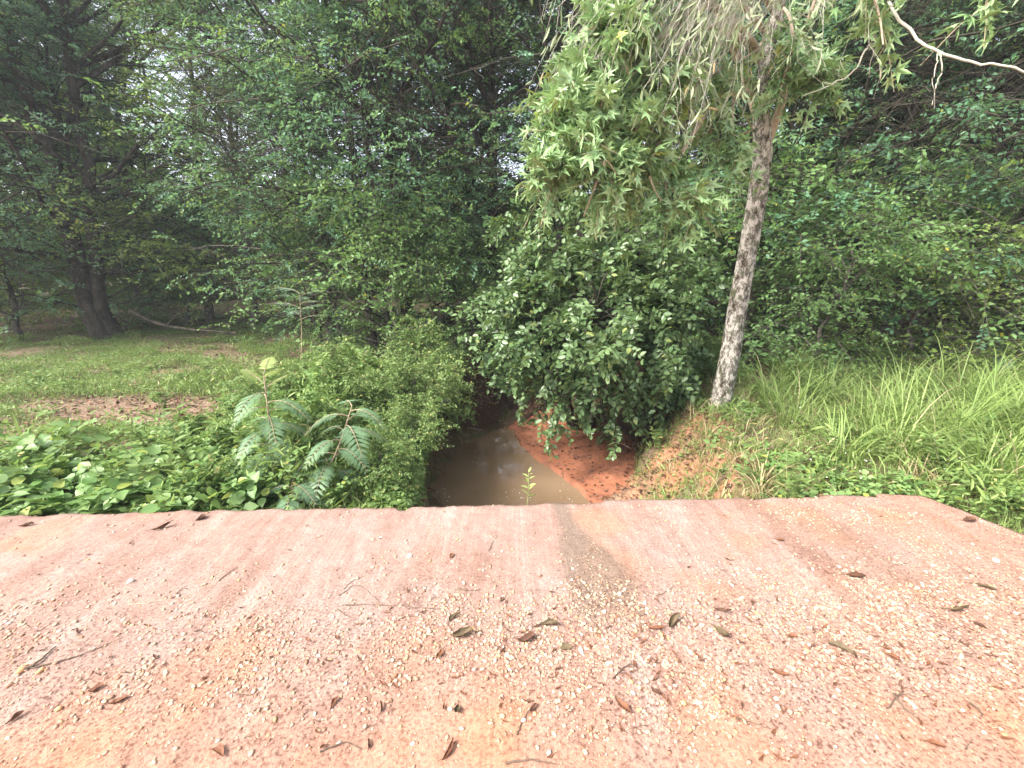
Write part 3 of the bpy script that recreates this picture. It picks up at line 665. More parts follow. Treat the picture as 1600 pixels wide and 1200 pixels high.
# ------------------------------------------------------------------ creek bush
def creek_bush():
    b0 = np.array([1.15, 7.0, float(H(1.15, 7.0)) - .05])
    o = empty('creek_bush', b0, 'broad round-leaved bush leaning over the creek and red sand bar', 'bush')
    wood = MB(); stems = []
    for tx, ty, tz in ((905, 350, 6.3), (830, 430, 5.9), (1000, 420, 6.1), (860, 560, 5.6), (1050, 560, 5.8), (930, 480, 5.4), (1080, 470, 6.4), (800, 500, 6.0)):
        e = PY(tx, ty, tz) - b0; stems.append(smooth_path([np.zeros(3), e * .35 + UP * .25, e * .75 + UP * .15, e], 12))
        tube(wood, stems[-1], np.linspace(.05, .008, 12), 7)
    tube(wood, smooth_path([np.zeros(3), (0.05, 0, 1.2), (-.05, -.1, 2.4), (0, 0, 3.6)], 10), np.linspace(.10, .05, 10), 8)
    # target points on a lumpy crown given in view regions at real depth, then branch toward them
    blobs = [(905, 380, 6.2, 75, 60), (850, 400, 6.0, 55, 50), (960, 420, 6.0, 90, 60), (870, 470, 5.7, 100, 55), (800, 480, 5.9, 45, 35), (1000, 500, 5.8, 90, 70), (1070, 520, 6.0, 45, 80),
             (880, 550, 5.5, 90, 55), (800, 560, 5.7, 45, 45), (960, 560, 5.5, 100, 60), (1050, 590, 5.6, 40, 50), (1000, 440, 6.6, 100, 80), (905, 330, 6.5, 70, 30),
             (1085, 430, 6.8, 40, 70), (935, 520, 5.2, 70, 50), ]
    S = []; D = []; L = []
    for (px, py, Y, rx, ry) in blobs:
        m = int(rx * ry / 18) + 12
        a = rng.random(m) * 6.28; r = rng.random(m) ** .5
        for aa, r_ in zip(a, r):
            yy = Y + rng.normal() * .28 + (1 - r_) * -.15
            p = PY(px + math.cos(aa) * r_ * rx, py + math.sin(aa) * r_ * ry, yy) - b0
            core = PY(935, 500, 6.5) - b0; out = norm(p - core)
            d = norm(out * .8 + rng.normal(size=3) * .35 + np.array([0, -.25, -.05])); l = .22 + .25 * rng.random()
            if fbm(p[0] * 1.9 + 5, p[2] * 1.9 + p[1], 1, 3) < .43 and r_ > .25: continue
            S.append(p - d * l * .6); D.append(d); L.append(l)
    for q_ in range(26):       # stray shoots breaking the outline
        a = rng.random() * 6.28; p0 = PY(930 + 150 * math.cos(a), 490 + 140 * math.sin(a), 5.9 + rng.normal() * .3) - b0; out = norm(p0 - (PY(930, 520, 6.3) - b0) + UP * .1)
        ln_ = rng.uniform(.3, .65)
        for t_ in np.arange(0, ln_, .11):
            S.append(p0 + out * t_ - UP * .3 * t_ ** 2); D.append(norm(out + rng.normal(size=3) * .4)); L.append(.16)
    # drooping tips
    for (px, py, Y) in ((870, 615, 5.2), (878, 640, 5.15), (905, 620, 5.25), (1070, 640, 5.5), (1065, 610, 5.4), (1000, 640, 5.5), (805, 585, 5.4), (745, 470, 5.7), (760, 450, 5.7), (790, 340, 6.0), (775, 345, 6.0), (755, 540, 5.5), (925, 600, 5.2), (860, 670, 5.2), (1040, 650, 5.5), (985, 615, 5.4)):
        for q_ in range(6):
            p = PY(px + rng.normal() * 9, py + rng.normal() * 8, Y + rng.normal() * .06) - b0
            S.append(p); D.append(norm(np.array([rng.normal() * .5, -.4, -.7]))); L.append(.25)
    S = np.array(S); D = np.array(D); L = np.array(L)
    V, F = batch_tubes(curved(S, D, L, k=2, wob=0, gravity=.25), np.full((len(S), 2), .003), 3); wood.add(V, F)
    # connecting branchlets back toward nearest stem point
    SP = np.concatenate(stems); pick = rng.choice(len(S), 340, False)
    for i in pick:
        d = np.linalg.norm(SP - S[i], axis=1) + (SP[:, 2] > S[i][2]) * .4; j = d.argmin()
        tube(wood, smooth_path([SP[j], (SP[j] + S[i]) / 2 + UP * .12 + rng.normal(size=3) * .05, S[i]], 6), np.linspace(.010, .003, 6), 4)
    link('branches', wood.mesh('bush_wood', True), M_BARK, o)
    V, F = sprays(S, D, L, 12, .082, tpl=T_OVAL, jitter=.55, droop=.3)
    link('foliage', mesh_np('bush_leaves', V, F), M_BUSH, o)
creek_bush()

# ------------------------------------------------------------------ leaning mottled tree with star leaves
def leaning_tree():
    bp = G(1122, 648, -.2); by = bp[1]; b0 = np.array([bp[0], by, float(H(bp[0], by)) - .04])
    o = empty('leaning_tree', b0, 'leaning tree with pale mottled bark and star-shaped leaves right of the creek', 'tree')
    path = [PY(1120, 662, by), PY(1124, 640, by), PY(1140, 560, by), PY(1152, 480, by), PY(1172, 370, by - .03), PY(1187, 285, by - .06), PY(1192, 235, by - .08), PY(1190, 190, by - .1), PY(1196, 110, by - .15), PY(1215, 20, by - .2), PY(1235, -120, by - .25), PY(1260, -300, by - .3)]
    path = np.array(path) - b0; tp = smooth_path(path, 50)
    rad = np.interp(np.linspace(0, 1, 50), [0, .06, .15, .5, .62, 1], [.205, .130, .108, .088, .075, .035]); 
    wood = MB()
    # lumpy trunk
    V, F = batch_tubes(tp[None], rad[None], 20); nv = len(V); a = np.tile(np.arange(20), 50); kk = np.repeat(np.arange(50), 20)
    V = tp[kk] + (V - tp[kk]) * (1 + .16 * (fbm(a * .35 + 3, kk * .5, 1, 3) - .5) + .05 * np.sin(a * 1.7 + kk * .3))[:, None]
    wood.add(V, F)
    link('trunk', wood.mesh('leaning_trunk', True), M_BARK_L, o)
    limbs = MB()
    def limb(pts, r0, r1, n=14):
        q_ = np.array([PY(*p) for p in pts]) - b0; q_ = smooth_path(q_, n); tube(limbs, q_, np.linspace(r0, r1, n), 6); return q_
    boughs = [
     ([(1192, 240, 5.0), (1222, 160, 4.95), (1252, 60, 4.9), (1300, -70, 4.8)], .05),
     ([(1190, 205, 5.0), (1160, 110, 4.9), (1110, 0, 4.8), (1060, -120, 4.7)], .05),
     ([(1196, 60, 4.95), (1180, 80, 4.6), (1140, 110, 4.4), (1120, 170, 4.3), (1110, 210, 4.3)], .015),
     ([(1205, 0, 4.95), (1230, 20, 4.6), (1240, 70, 4.5), (1225, 120, 4.5), (1215, 160, 4.5)], .015),
     ([(1196, 110, 4.95), (1120, 10, 4.5), (1030, 60, 4.0), (960, 160, 3.6), (900, 235, 3.3), (862, 275, 3.2)], .035),
     ([(1205, 60, 4.9), (1090, -60, 4.4), (1000, -10, 4.0), (945, 60, 3.7), (905, 120, 3.5), (885, 150, 3.45)], .03),
     ([(1200, 90, 4.9), (1110, 40, 4.3), (1040, 120, 3.9), (980, 180, 3.6), (930, 190, 3.4), (880, 215, 3.3)], .03),
     ([(1190, 140, 4.95), (1120, 110, 4.4), (1050, 190, 3.9), (1010, 260, 3.7), (975, 275, 3.6), (950, 300, 3.6)], .028),
     ([(1190, 150, 4.95), (1130, 150, 4.4), (1070, 230, 4.0), (1040, 290, 3.8), (1060, 300, 3.7), (1090, 325, 3.7)], .026),
     ([(1190, 160, 4.95), (1150, 150, 4.6), (1145, 200, 4.3), (1150, 240, 4.2), (1148, 262, 4.2)], .018),
     ([(1215, 30, 4.9), (1120, -120, 4.3), (1020, -90, 3.8), (980, 0, 3.6), (960, 60, 3.5)], .03),
     ([(1200, 100, 4.9), (1150, 40, 4.3), (1090, 90, 3.9), (1030, 160, 3.6), (960, 250, 3.4), (925, 270, 3.35)], .03),
     ([(1215, 30, 4.9), (1260, -120, 4.3), (1330, -80, 3.9), (1370, 10, 3.7), (1380, 70, 3.6)], .022),
     ([(1200, 110, 4.9), (1240, 60, 4.7), (1270, 90, 4.6), (1290, 130, 4.5)], .018),
     ([(1230, -60, 4.9), (1330, -160, 4.3), (1450, -120, 3.9), (1530, -30, 3.6), (1545, 10, 3.5)], .025),
    ]
    S = []; D = []; L = []
    wt = [5, 5, 12, 10, 34, 32, 34, 14, 13, 5, 36, 34, 7, 12, 4]
    for (pts, r), nn in zip(boughs, wt):
        q_ = limb(pts, r, .005, 18); tl = len(q_)
        for i in range(nn * 2):
            t = .42 + .58 * rng.random(); k = min(int(t * (tl - 1)), tl - 2); f = t * (tl - 1) - k
            p = q_[k] * (1 - f) + q_[k + 1] * f; tang = norm(q_[k + 1] - q_[k])
            d = norm(tang * .6 + rng.normal(size=3) * .7 + UP * .05); l = .15 + .25 * rng.random()
            S.append(p); D.append(d); L.append(l)
    S = np.array(S); D = np.array(D); L = np.array(L)
    V, F = batch_tubes(curved(S, D, L, k=3, wob=.02, gravity=.3), np.full((len(S), 1), .0035) * np.linspace(1, .5, 3)[None], 4); limbs.add(V, F)
    # bare sticks under the boughs
    for pts, r in (([(948, 245, 3.3), (930, 290, 3.3), (912, 338, 3.35)], .012), ([(948, 250, 3.3), (965, 275, 3.3), (975, 305, 3.35)], .006), ([(1015, 275, 3.5), (1022, 295, 3.5), (1034, 315, 3.55)], .007),
                   ([(1180, 210, 4.9), (1170, 190, 4.7), (1145, 150, 4.5), (1120, 130, 4.4)], .008), ([(1183, 200, 4.95), (1150, 215, 4.6), (1152, 240, 4.4)], .006)):
        limb(pts, r, r * .5, 10)
    link('boughs', limbs.mesh('leaning_boughs', True), M_STICK_P, o)
    # long bare twig to the right edge with hanging twiglets
    bare = MB(); 
    def bl(pts, r, n=16):
        q_ = smooth_path(np.array([PY(*p) for p in pts]) - b0, n); q_[1:-1] += rng.normal(size=(n - 2, 3)) * .006; tube(bare, q_, np.linspace(r, r * .45, n), 6)
    bl([(1235, -120, 4.85), (1320, -80, 4.2), (1385, 5, 3.7), (1440, 65, 3.5), (1500, 92, 3.4), (1560, 103, 3.3), (1640, 120, 3.2)], .013, 26)
    bl([(1468, 84, 3.45), (1470, 110, 3.45), (1462, 140, 3.45), (1456, 165, 3.45)], .005)
    bl([(1466, 82, 3.45), (1463, 105, 3.45), (1458, 130, 3.45), (1460, 170, 3.5)], .004)
    bl([(1352, 78, 4.0), (1335, 110, 4.0), (1300, 132, 4.05), (1255, 150, 4.1)], .007)
    bl([(1375, 10, 3.8), (1368, 60, 3.85), (1358, 115, 3.9)], .006)
    bl([(1352, 78, 4.0), (1366, 60, 3.9)], .006)
    link('bare_branch', bare.mesh('bare_branch', True), M_TWIG, o)
    V, F = sprays(S, D, L, 10, .128, tpl=T_STAR, jitter=.8, droop=.22)
    link('star_leaves', mesh_np('star_leaves', V, F), M_GUM, o)
leaning_tree()

def hanging_vine():
    o = empty('hanging_vine', (3.0, 4.6, 3.5), 'tangled curtain of pale dry vine stems draped over the star-leaved boughs', 'vine')
    b0 = np.array(o.location); v = MB(); LS = []; LD = []
    for i in range(380):
        w_ = rng.random(); sx = 1060 + 250 * w_ + rng.normal() * 12; Y = rng.uniform(3.6, 4.5)
        if i > 370: sx = rng.uniform(1330, 1400)
        run = rng.uniform(60, 250) if sx < 1300 else rng.uniform(5, 30)
        ex = sx - run; ey = rng.uniform(20, 190) + 110 * math.exp(-((ex - 1040) / 80) ** 2) * rng.random() - (40 if sx > 1300 else 0)
        Ye = Y - rng.uniform(.1, .5); s = PY(sx, -70 - rng.random() * 90, Y); e = PY(ex, ey, Ye)
        m1 = s * .65 + e * .35 + np.array([.02, 0, .20]) + rng.normal(size=3) * .13; m2 = s * .25 + e * .75 + np.array([-.10, 0, .12]) + rng.normal(size=3) * .10
        pth = smooth_path(np.array([s, m1, m2, e]) - b0, 12); pth[1:] += rng.normal(size=(11, 3)) * .012; tube(v, pth, np.linspace(.0026, .0011, 12), 3)
        for q_ in range(5):
            k = rng.integers(3, 11); LS.append(pth[k] + rng.normal(size=3) * .01); LD.append(norm(pth[min(k + 1, 11)] - pth[k] + rng.normal(size=3) * .07 - UP * .03))
    link('stems', v.mesh('vine_stems', True), M_TWIG, o)
    LS = np.array(LS); V, F = leaves(LS, np.array(LD), rdir(len(LS)), .07 + .05 * rng.random(len(LS)), T_LANCE)
    link('leaves', mesh_np('vine_leaves', V, F), M_VINELEAF, o)
hanging_vine()

# ------------------------------------------------------------------ ground cover
DECKZONE = lambda x, y: sdist(SLAB, x, y)
def scatter(n, x0, x1, y0, y1, dens=None, avoid=.06, water=True):
    out = []
    tot = 0
    while tot < n:
        m = n * 2; x = rng.uniform(x0, x1, m); y = y0 + (y1 - y0) * rng.random(m) ** 1.25
        ok = np.ones(m, bool)
        if dens is not None: ok &= rng.random(m) < dens(x, y)
        x, y = x[ok], y[ok]
        ok = DECKZONE(x, y) > avoid
        if water: ok &= sdist(LOW, x, y) > .12
        x, y = x[ok], y[ok]; out.append(np.stack([x, y], -1)); tot += len(x)
    return np.concatenate(out)[:n]
def bareness(x, y):
    nn = fbm(x, y, 2.5, 4)
    b = np.exp(-((x - bp_[0]) / 1.15) ** 2 - ((y - bp_[1]) / .5) ** 2) + .35 * np.exp(-((x - bq[0]) / 2.2) ** 2 - ((y - bq[1]) / .5) ** 2) + .6 * np.exp(-((x - bt[0]) / .8) ** 2 - ((y - bt[1]) / .25) ** 2)
    b = b + .8 * np.exp(-((x - 2.3) / .9) ** 2 - ((y - 6.0) / .6) ** 2) + .55 * np.exp(-((x - 1.9) / .55) ** 2 - ((y - 3.7) / 1.0) ** 2) * sst(.42, .55, nn + .08)
    return np.clip(b * 1.5 * sst(.38, .55, nn + .1), 0, 1)
bp_ = G(245, 640, -.22)
def cov(x, y):   # coverage of low weeds
    c = (1 - .93 * bareness(x, y)) * (.10 + .90 * sst(.40, .58, fbm(x + 7, y + 3, 1.6, 5)))
    dt = sdist(TOP, x, y)
    c = c * np.where(dt + (fbm(x, y, 3, 3) - .5) * .35 < 0, np.where(x < .2, .25, .5 * (x > 1.4)) * (y < 7), 1)
    c = c * (1 - .8 * sst(8, 10, y) * sst(-2.2, -.6, x)) * (1 - .3 * sst(10.5, 12.5, y))
    return np.clip(c, 0, 1)
def thick(x, y):
    t = .03 + .17 * sst(.35, .75, fbm(x, y, 2.2, 3))
    m = .42 * np.exp(-((x + 2.15) / .75) ** 2 - ((y - 5.3) / 1.5) ** 2) + .34 * np.exp(-((x + 1.95) / .55) ** 2 - ((y - 3.2) / .7) ** 2)
    m = m + .22 * np.exp(-((x + 1.3) / .7) ** 2 - ((y - 7.2) / .9) ** 2)
    edge = .10 + .90 * sst(-.1, .75, sdist(TOP, x, y))
    t = t * edge + m * edge * (.05 + 1.7 * sst(.3, .7, fbm(x + 3, y, 3.4, 4)))
    t = t + .16 * sst(2.2, 3.5, x) * (1 - sst(6.5, 8, y)) * (.3 + fbm(x, y, 2, 2)) + .30 * sst(6.2, 7.2, y) * sst(2.8, 3.6, x)
    return t
def cover(name, n, box, dens, size, tpl, mat, label, cat, tk=None, tilt=.55, upax=.15, p=.8):
    xy = scatter(n, *box, dens); x, y = xy[:, 0], xy[:, 1]
    th = (tk or thick)(x, y); u = rng.random(n) ** p
    P = np.stack([x, y, H(x, y) + th * u + .012], -1)
    az = rng.random(n) * 6.28; ax = np.stack([np.cos(az), np.sin(az), rng.normal(size=n) * .3 + upax], -1)
    V, F = leaves(P, ax, norm(UP + rng.normal(size=(n, 3)) * tilt), size * (.5 + .9 * rng.random(n)), tpl)
    return tag(link(name, mesh_np(name, V, F), mat), label, cat, kind='stuff')
cover('meadow_weeds', 190000, (-12, 9, 2.4, 15), cov, .032, T_OVAL, M_WEED, 'low small-leaved green weeds carpeting the ground on both banks', 'weeds')
mdens = lambda x, y: np.clip(np.exp(-((x + 2.15) / .9) ** 2 - ((y - 5.0) / 1.9) ** 2) * 1.6, 0, 1) * np.where(sdist(TOP, x, y) + (fbm(x, y, 3.5, 3) - .5) * .5 < -.04, .0, 1) * (.2 + .8 * sst(.35, .55, fbm(x + 3, y, 2.6, 3)))
cover('bank_weeds', 34000, (-4.2, -1.1, 2.4, 8), mdens, .045, T_OVAL, M_WEED, 'knee-high leafy weeds heaped along the left creek bank', 'weeds', p=.6)
cover('broadleaf_weeds', 3000, (-4.2, -1.0, 2.4, 8), mdens, .085, T_TRE, M_KUDZU, 'paler three-part leaves mixed through the left bank weeds', 'weeds', p=.35)
cover('narrow_weeds', 16000, (-5, 5.5, 2.4, 9), lambda x, y: np.clip(mdens(x, y) + .35 * cov(x, y), 0, 1), .085, T_LANCE, M_GRASS, 'narrow upright leaves poking out of the weeds on both banks', 'weeds', upax=.9, p=.4, tilt=.8)
# leaves trailing down the left bank
bd = lambda x, y: (sdist(TOP, x, y) < .2) * (sdist(TOP, x, y) + (fbm(x, y, 4, 3) - .5) * .4 > -.22) * (x < 0) * (y < 8) * 1.0 * (y<4.9) + 0.3*(sdist(TOP, x, y) < .1) * (sdist(TOP, x, y) > -.2) * (x < 0) * (y >= 4.9)* (y<8)
cover('bank_creepers', 22000, (-2.1, -.5, 2.3, 8), bd, .045, T_OVAL, M_WEED, 'small-leaved creepers spilling over the steep left creek bank', 'creepers', tk=lambda x, y: .03 + .12 * fbm(x, y, 3, 2) + thick(x, y) * .5, tilt=.8, p=.7)
kd = lambda x, y: np.clip(1.7 * np.exp(-((x + 3.1) / 1.7) ** 2 - ((y - 3.05 - .10 * (x + 3)) / .62) ** 2), 0, 1) * (x < -1.75) * (.3 + .7 * sst(.3, .55, fbm(x, y, 3, 2)))
cover('kudzu_patch', 1200, (-6, -1.7, 2.3, 4.6), kd, .15, T_TRE, M_KUDZU, 'broad three-part kudzu leaves trailing along the left slab edge', 'kudzu', tk=lambda x, y: .10 + .30 * fbm(x, y, 2, 2), tilt=.42, p=.6)
rd = lambda x, y: np.clip(np.exp(-((x - 3.0) / 1.1) ** 2 - ((y - 3.3) / .6) ** 2) * 1.2, 0, 1) * sst(.4, .55, fbm(x, y, 2.5, 3))
cover('bank_broadleaf', 800, (1.8, 5, 2.6, 5), rd, .075, T_TRE, M_KUDZU, 'scattered bright three-part leaves in the weeds beside the right slab corner', 'weeds', tk=lambda x, y: .06 + .16 * fbm(x, y, 2, 2), tilt=.45)
dlit = lambda x, y: np.clip(bareness(x, y) + .25, 0, 1) * .8
cover('leaf_litter', 14000, (-8, 7, 2.6, 12), dlit, .045, T_OVAL, M_LITTER, 'brown dead leaf litter strewn over the bare soil patches', 'leaf litter', tk=lambda x, y: .015 + 0 * x, tilt=.5, upax=0)
# litter on creek banks and bar
n = 11000; x = rng.uniform(-1.5, 2.4, n); y = rng.uniform(4.0, 9.5, n); ok = (sdist(TOP, x, y) < .1) & (sdist(WATER, x, y) > .03) & ((sdist(BAR, x, y) > 0) | (rng.random(n) < .30)); x, y = x[ok], y[ok]
z = np.where(sdist(BAR, x, y) < 0, np.maximum(barZ(x, y), H(x, y)), H(x, y)) + .012
az = rng.random(len(x)) * 6.28
V, F = leaves(np.stack([x, y, z], -1), np.stack([np.cos(az), np.sin(az), 0 * az], -1), norm(UP + rng.normal(size=(len(x), 3)) * .3), .028 + .035 * rng.random(len(x)), T_OVAL)
tag(link('creek_litter', mesh_np('creek_litter', V, F), M_LITTER), 'dark dead leaves scattered on the sand bar and creek banks', 'leaf litter', kind='stuff')

# leaves hanging down the cut face of the left bank
n = 3600; yv = 2.7 + 3.2 * rng.random(n) ** 1.2; tx = np.interp(yv, [2.1, 2.9, 3.8, 4.8, 6.0], [-.90, -.80, -.93, -1.12, -1.35]); dn = rng.random(n) ** 1.6
ok = fbm(yv, dn * 0, 5, 3) + .25 > dn; yv, tx, dn = yv[ok], tx[ok], dn[ok]; n = len(yv)
P = np.stack([tx - .06 + (.05 + .14 * fbm(yv, yv * 0, 3, 3)) * rng.random(n), yv, -.16 - .75 * dn], -1)
V, F = leaves(P, norm(rng.normal(size=(n, 3)) * .6 + np.array([.7, -.3, -.3])), norm(rng.normal(size=(n, 3)) * .5 + np.array([.6, -.5, .7])), .03 + .03 * rng.random(n), T_OVAL)
tag(link('hanging_creepers', mesh_np('hanging_creepers', V, F), M_WEED), 'leafy creepers hanging down the cut face of the left creek bank', 'creepers', kind='stuff')
# fine roots out of the cut bank and the dark slope behind the water
mb = MB()
for i in range(130):
    yy = rng.uniform(3.6, 8.2); x0 = np.interp(yy, [3.8, 4.8, 6.0, 7.3, 8.6], [-.93, -1.12, -1.3, -1.2, -.8]) + rng.uniform(0, .35)
    if i > 90: x0 = rng.uniform(.9, 2.2); yy = rng.uniform(5.6, 7.6)
    z0 = float(H(x0, yy)) + .02; a = rng.normal() * .8 + (.3 if i <= 90 else math.pi); L_ = rng.uniform(.12, .5)
    pts = [(x0 + math.cos(a) * L_ * t, yy - abs(math.sin(a)) * L_ * t) for t in (0, .35, .7, 1)]
    tube(mb, smooth_path([(p[0], p[1], float(H(p[0], p[1])) + .02 + rng.random() * .04) for p in pts], 8), np.linspace(.006, .0015, 8) * rng.uniform(.5, 1.4), 4)
tag(link('bank_roots', mb.mesh('bank_roots', True), M_STICK), 'fine brown roots and twigs tangled over the creek banks', 'roots', kind='stuff')

# grass blades
def blades(P, az, L, bend, w, seg=5):
    n = len(P); t = np.linspace(0, 1, seg + 1)
    hd = np.stack([np.cos(az), np.sin(az), 0 * az], -1); sd = np.stack([-np.sin(az), np.cos(az), 0 * az], -1)
    th = bend[:, None] * t[None] ** 1.3
    r = L[:, None] / seg; dx = np.sin(th) * r; dz = np.cos(th) * r
    X = np.cumsum(dx, 1) - dx[:, :1]; Z = np.cumsum(dz, 1) - dz[:, :1]
    ctr = P[:, None] + hd[:, None] * X[..., None] + UP * Z[..., None]
    wd = w[:, None] * np.array([.7, 1, 1, .85, .55, .05] if seg == 5 else np.linspace(1, .05, seg + 1))[None]
    V = np.stack([ctr - sd[:, None] * wd[..., None], ctr + sd[:, None] * wd[..., None] + UP * .0], 2).reshape(-1, 3)
    i = (np.arange(n) * (seg + 1) * 2)[:, None] + (np.arange(seg) * 2)[None]
    F = np.stack([i, i + 1, i + 3, i + 2], -1).reshape(-1, 4)
    return V, [F]
xy = scatter(110000, -9, 9, 2.3, 12.5, lambda x, y: np.clip(cov(x, y) + .9 * sst(1.3, 1.8, x) * (y < 6), 0, 1)); n = len(xy)
P = np.stack([xy[:, 0], xy[:, 1], H(xy[:, 0], xy[:, 1]) - .01 + thick(xy[:, 0], xy[:, 1]) * .4 * (xy[:, 0] < 0)], -1)
V, F = blades(P, rng.random(n) * 6.28, .05 + .12 * rng.random(n) ** 2, .4 + 1.3 * rng.random(n), .0022 + .002 * rng.random(n), 3)
tag(link('meadow_grass', mesh_np('meadow_grass', V, F), M_GRASS), 'short patchy grass growing through the weeds of the clearing', 'grass', kind='stuff')

gd = lambda x, y: np.clip(np.exp(-((y - 4.3 + .12 * (x - 4)) / 1.5) ** 2), 0, 1) * sst(2.5, 3.6, x) * sst(.44, .56, fbm(x, y, 1.1, 3))
def tuft(n, rad, Lm, cen=(0, 0, 0)):
    a = rng.random(n) * 6.28; r = rad * rng.random(n) ** .6
    P = np.stack([np.cos(a) * r, np.sin(a) * r, 0 * a - .02], -1) + np.array(cen)
    return blades(P, a + rng.normal(size=n) * .7, Lm * (.5 + .75 * rng.random(n)), .9 + 1.7 * rng.random(n), .0025 + .0042 * rng.random(n))
cs = scatter(230, 2.5, 9, 2.3, 7.0, gd); mb = MB()
for x, y in cs:
    V, F = tuft(46, .13, rng.uniform(.35, 1.0), (x, y, float(H(x, y)))); mb.add(V, F)
tag(link('tall_grass', mb.mesh('tall_grass'), M_GRASS), 'mass of long arching green grass beyond the right slab corner', 'grass', kind='stuff')
mb = MB()
cs = scatter(200, 1.5, 7, 2.8, 6.0, lambda x, y: .6 + 0 * x)
for x, y in cs:
    V, F = tuft(12, .06, rng.uniform(.12, .42), (x, y, float(H(x, y)))); mb.add(V, F)
tag(link('dry_grass', mb.mesh('dry_grass'), M_DRYGRASS), 'straw-coloured dry grass blades mixed into the right bank', 'grass', kind='stuff')
TF = [(1195, 640, .70, 'arching grass tuft nearest the foot of the leaning trunk'),
      (1290, 645, .85, 'tall grass tuft with a drooping blue-green blade tip, left of the mass'),
      (1400, 650, .90, 'tall pale-edged grass tuft in the middle of the grass mass'),
      (1490, 700, .85, 'bright yellow-green grass tuft near the slab corner'),
      (1550, 760, .75, 'large arching grass tuft closest to the slab at the right edge'),
      (1590, 690, .85, 'grass tuft cut by the right edge of the photo'),
      (1340, 690, .6, 'shorter grass tuft with drooping blades before the grass mass'),
      (985, 770, .34, 'small spiky grass tuft on the red bank at the slab edge'),
      (1010, 755, .26, 'little bright green tuft beside the spiky one on the red bank')]
for px, py, L_, lab in TF:
    g = G(px, py, -.15 if px > 1100 else -.5)
    if px < 1100: g = np.array([1.35 + (px - 985) * .008, 3.55 + (770 - py) * .01, 0])
    z = float(H(g[0], g[1])); V, F = tuft(90, .11 if L_ > .5 else .16, L_)
    o = link('grass_tuft', mesh_np('grass_tuft', V, F), M_GRASS); o.location = (g[0], g[1], z)
    tag(o, lab, 'grass tuft', 'grass tufts on the right bank')
# leafy weed plants, one by one
def weed_proto(key, h_, nst, nl, tpl, ls, mat):
    st = MB(); P = []; A = []
    for k in range(nst):
        a = rng.random() * 6.28; tip = np.array([math.cos(a) * h_ * .35, math.sin(a) * h_ * .35, h_ * rng.uniform(.7, 1.1)])
        pth = smooth_path([np.zeros(3), tip * .5 + np.array([0, 0, h_ * .08]), tip], 8); tube(st, pth, np.linspace(.004, .0015, 8), 4)
        for j in range(nl):
            t = .2 + .8 * j / nl; i_ = min(int(t * 7), 6); P.append(pth[i_]); b = j * 2.4 + a; A.append((math.cos(b), math.sin(b), .35))
    V, F = leaves(np.array(P), np.array(A) + rng.normal(size=(len(A), 3)) * .15, norm(UP + rng.normal(size=(len(A), 3)) * .35), ls * (.6 + .7 * rng.random(len(A))), tpl)
    return st.mesh(key + '_stem', True), mesh_np(key + '_leaf', V, F), mat
WP = [weed_proto('a', .38, 5, 11, T_OVAL, .075, M_WEED), weed_proto('b', .50, 4, 14, (T_LANCE[0] * np.array([1, 1.8, 1]), T_LANCE[1]), .10, M_WEED), weed_proto('c', .30, 5, 7, T_TRE, .09, M_KUDZU)]
def weed_plants(n, box, dens, label, smin, smax, lift=.35):
    for k, (x, y) in enumerate(scatter(n, *box, dens)):
        st, lf, mat = WP[rng.integers(0, 3)]; o = empty('weed_plant', (x, y, float(H(x, y)) + float(thick(x, y)) * lift), label, 'weed', 'leafy weed plants', rng.random() * 6.28)
        sc = rng.uniform(smin, smax); o.scale = (sc, sc, sc); link('stems', st, M_STEM, o); link('leaves', lf, mat, o)
weed_plants(70, (-3.8, -1.05, 2.5, 7.5), lambda x, y: np.clip(mdens(x, y) + .15, 0, 1), 'leafy weed plant standing in the heaped growth of the left creek bank', .5, 1.0)
weed_plants(45, (-7, -2, 2.7, 8), lambda x, y: .4 + 0 * x, 'leafy weed plant growing in the left clearing', .35, .75)
weed_plants(50, (1.6, 5.5, 2.75, 6.5), lambda x, y: .4 + 0 * x, 'leafy weed plant growing on the right bank before the tall grass', .35, .9)
# tiny white flowers
xy = scatter(110, 2.3, 4.8, 2.7, 4.6, lambda x, y: .5 + 0 * x)
P = np.stack([xy[:, 0], xy[:, 1], H(xy[:, 0], xy[:, 1]) + .08 + .15 * rng.random(110)], -1)
me = pebbles('wild_flowers', P, .004 + .004 * rng.random(110), .5)
tag(link('wild_flowers', me, M_WHITE), 'tiny white wildflowers dotted among the weeds of the right bank', 'flowers', kind='stuff')

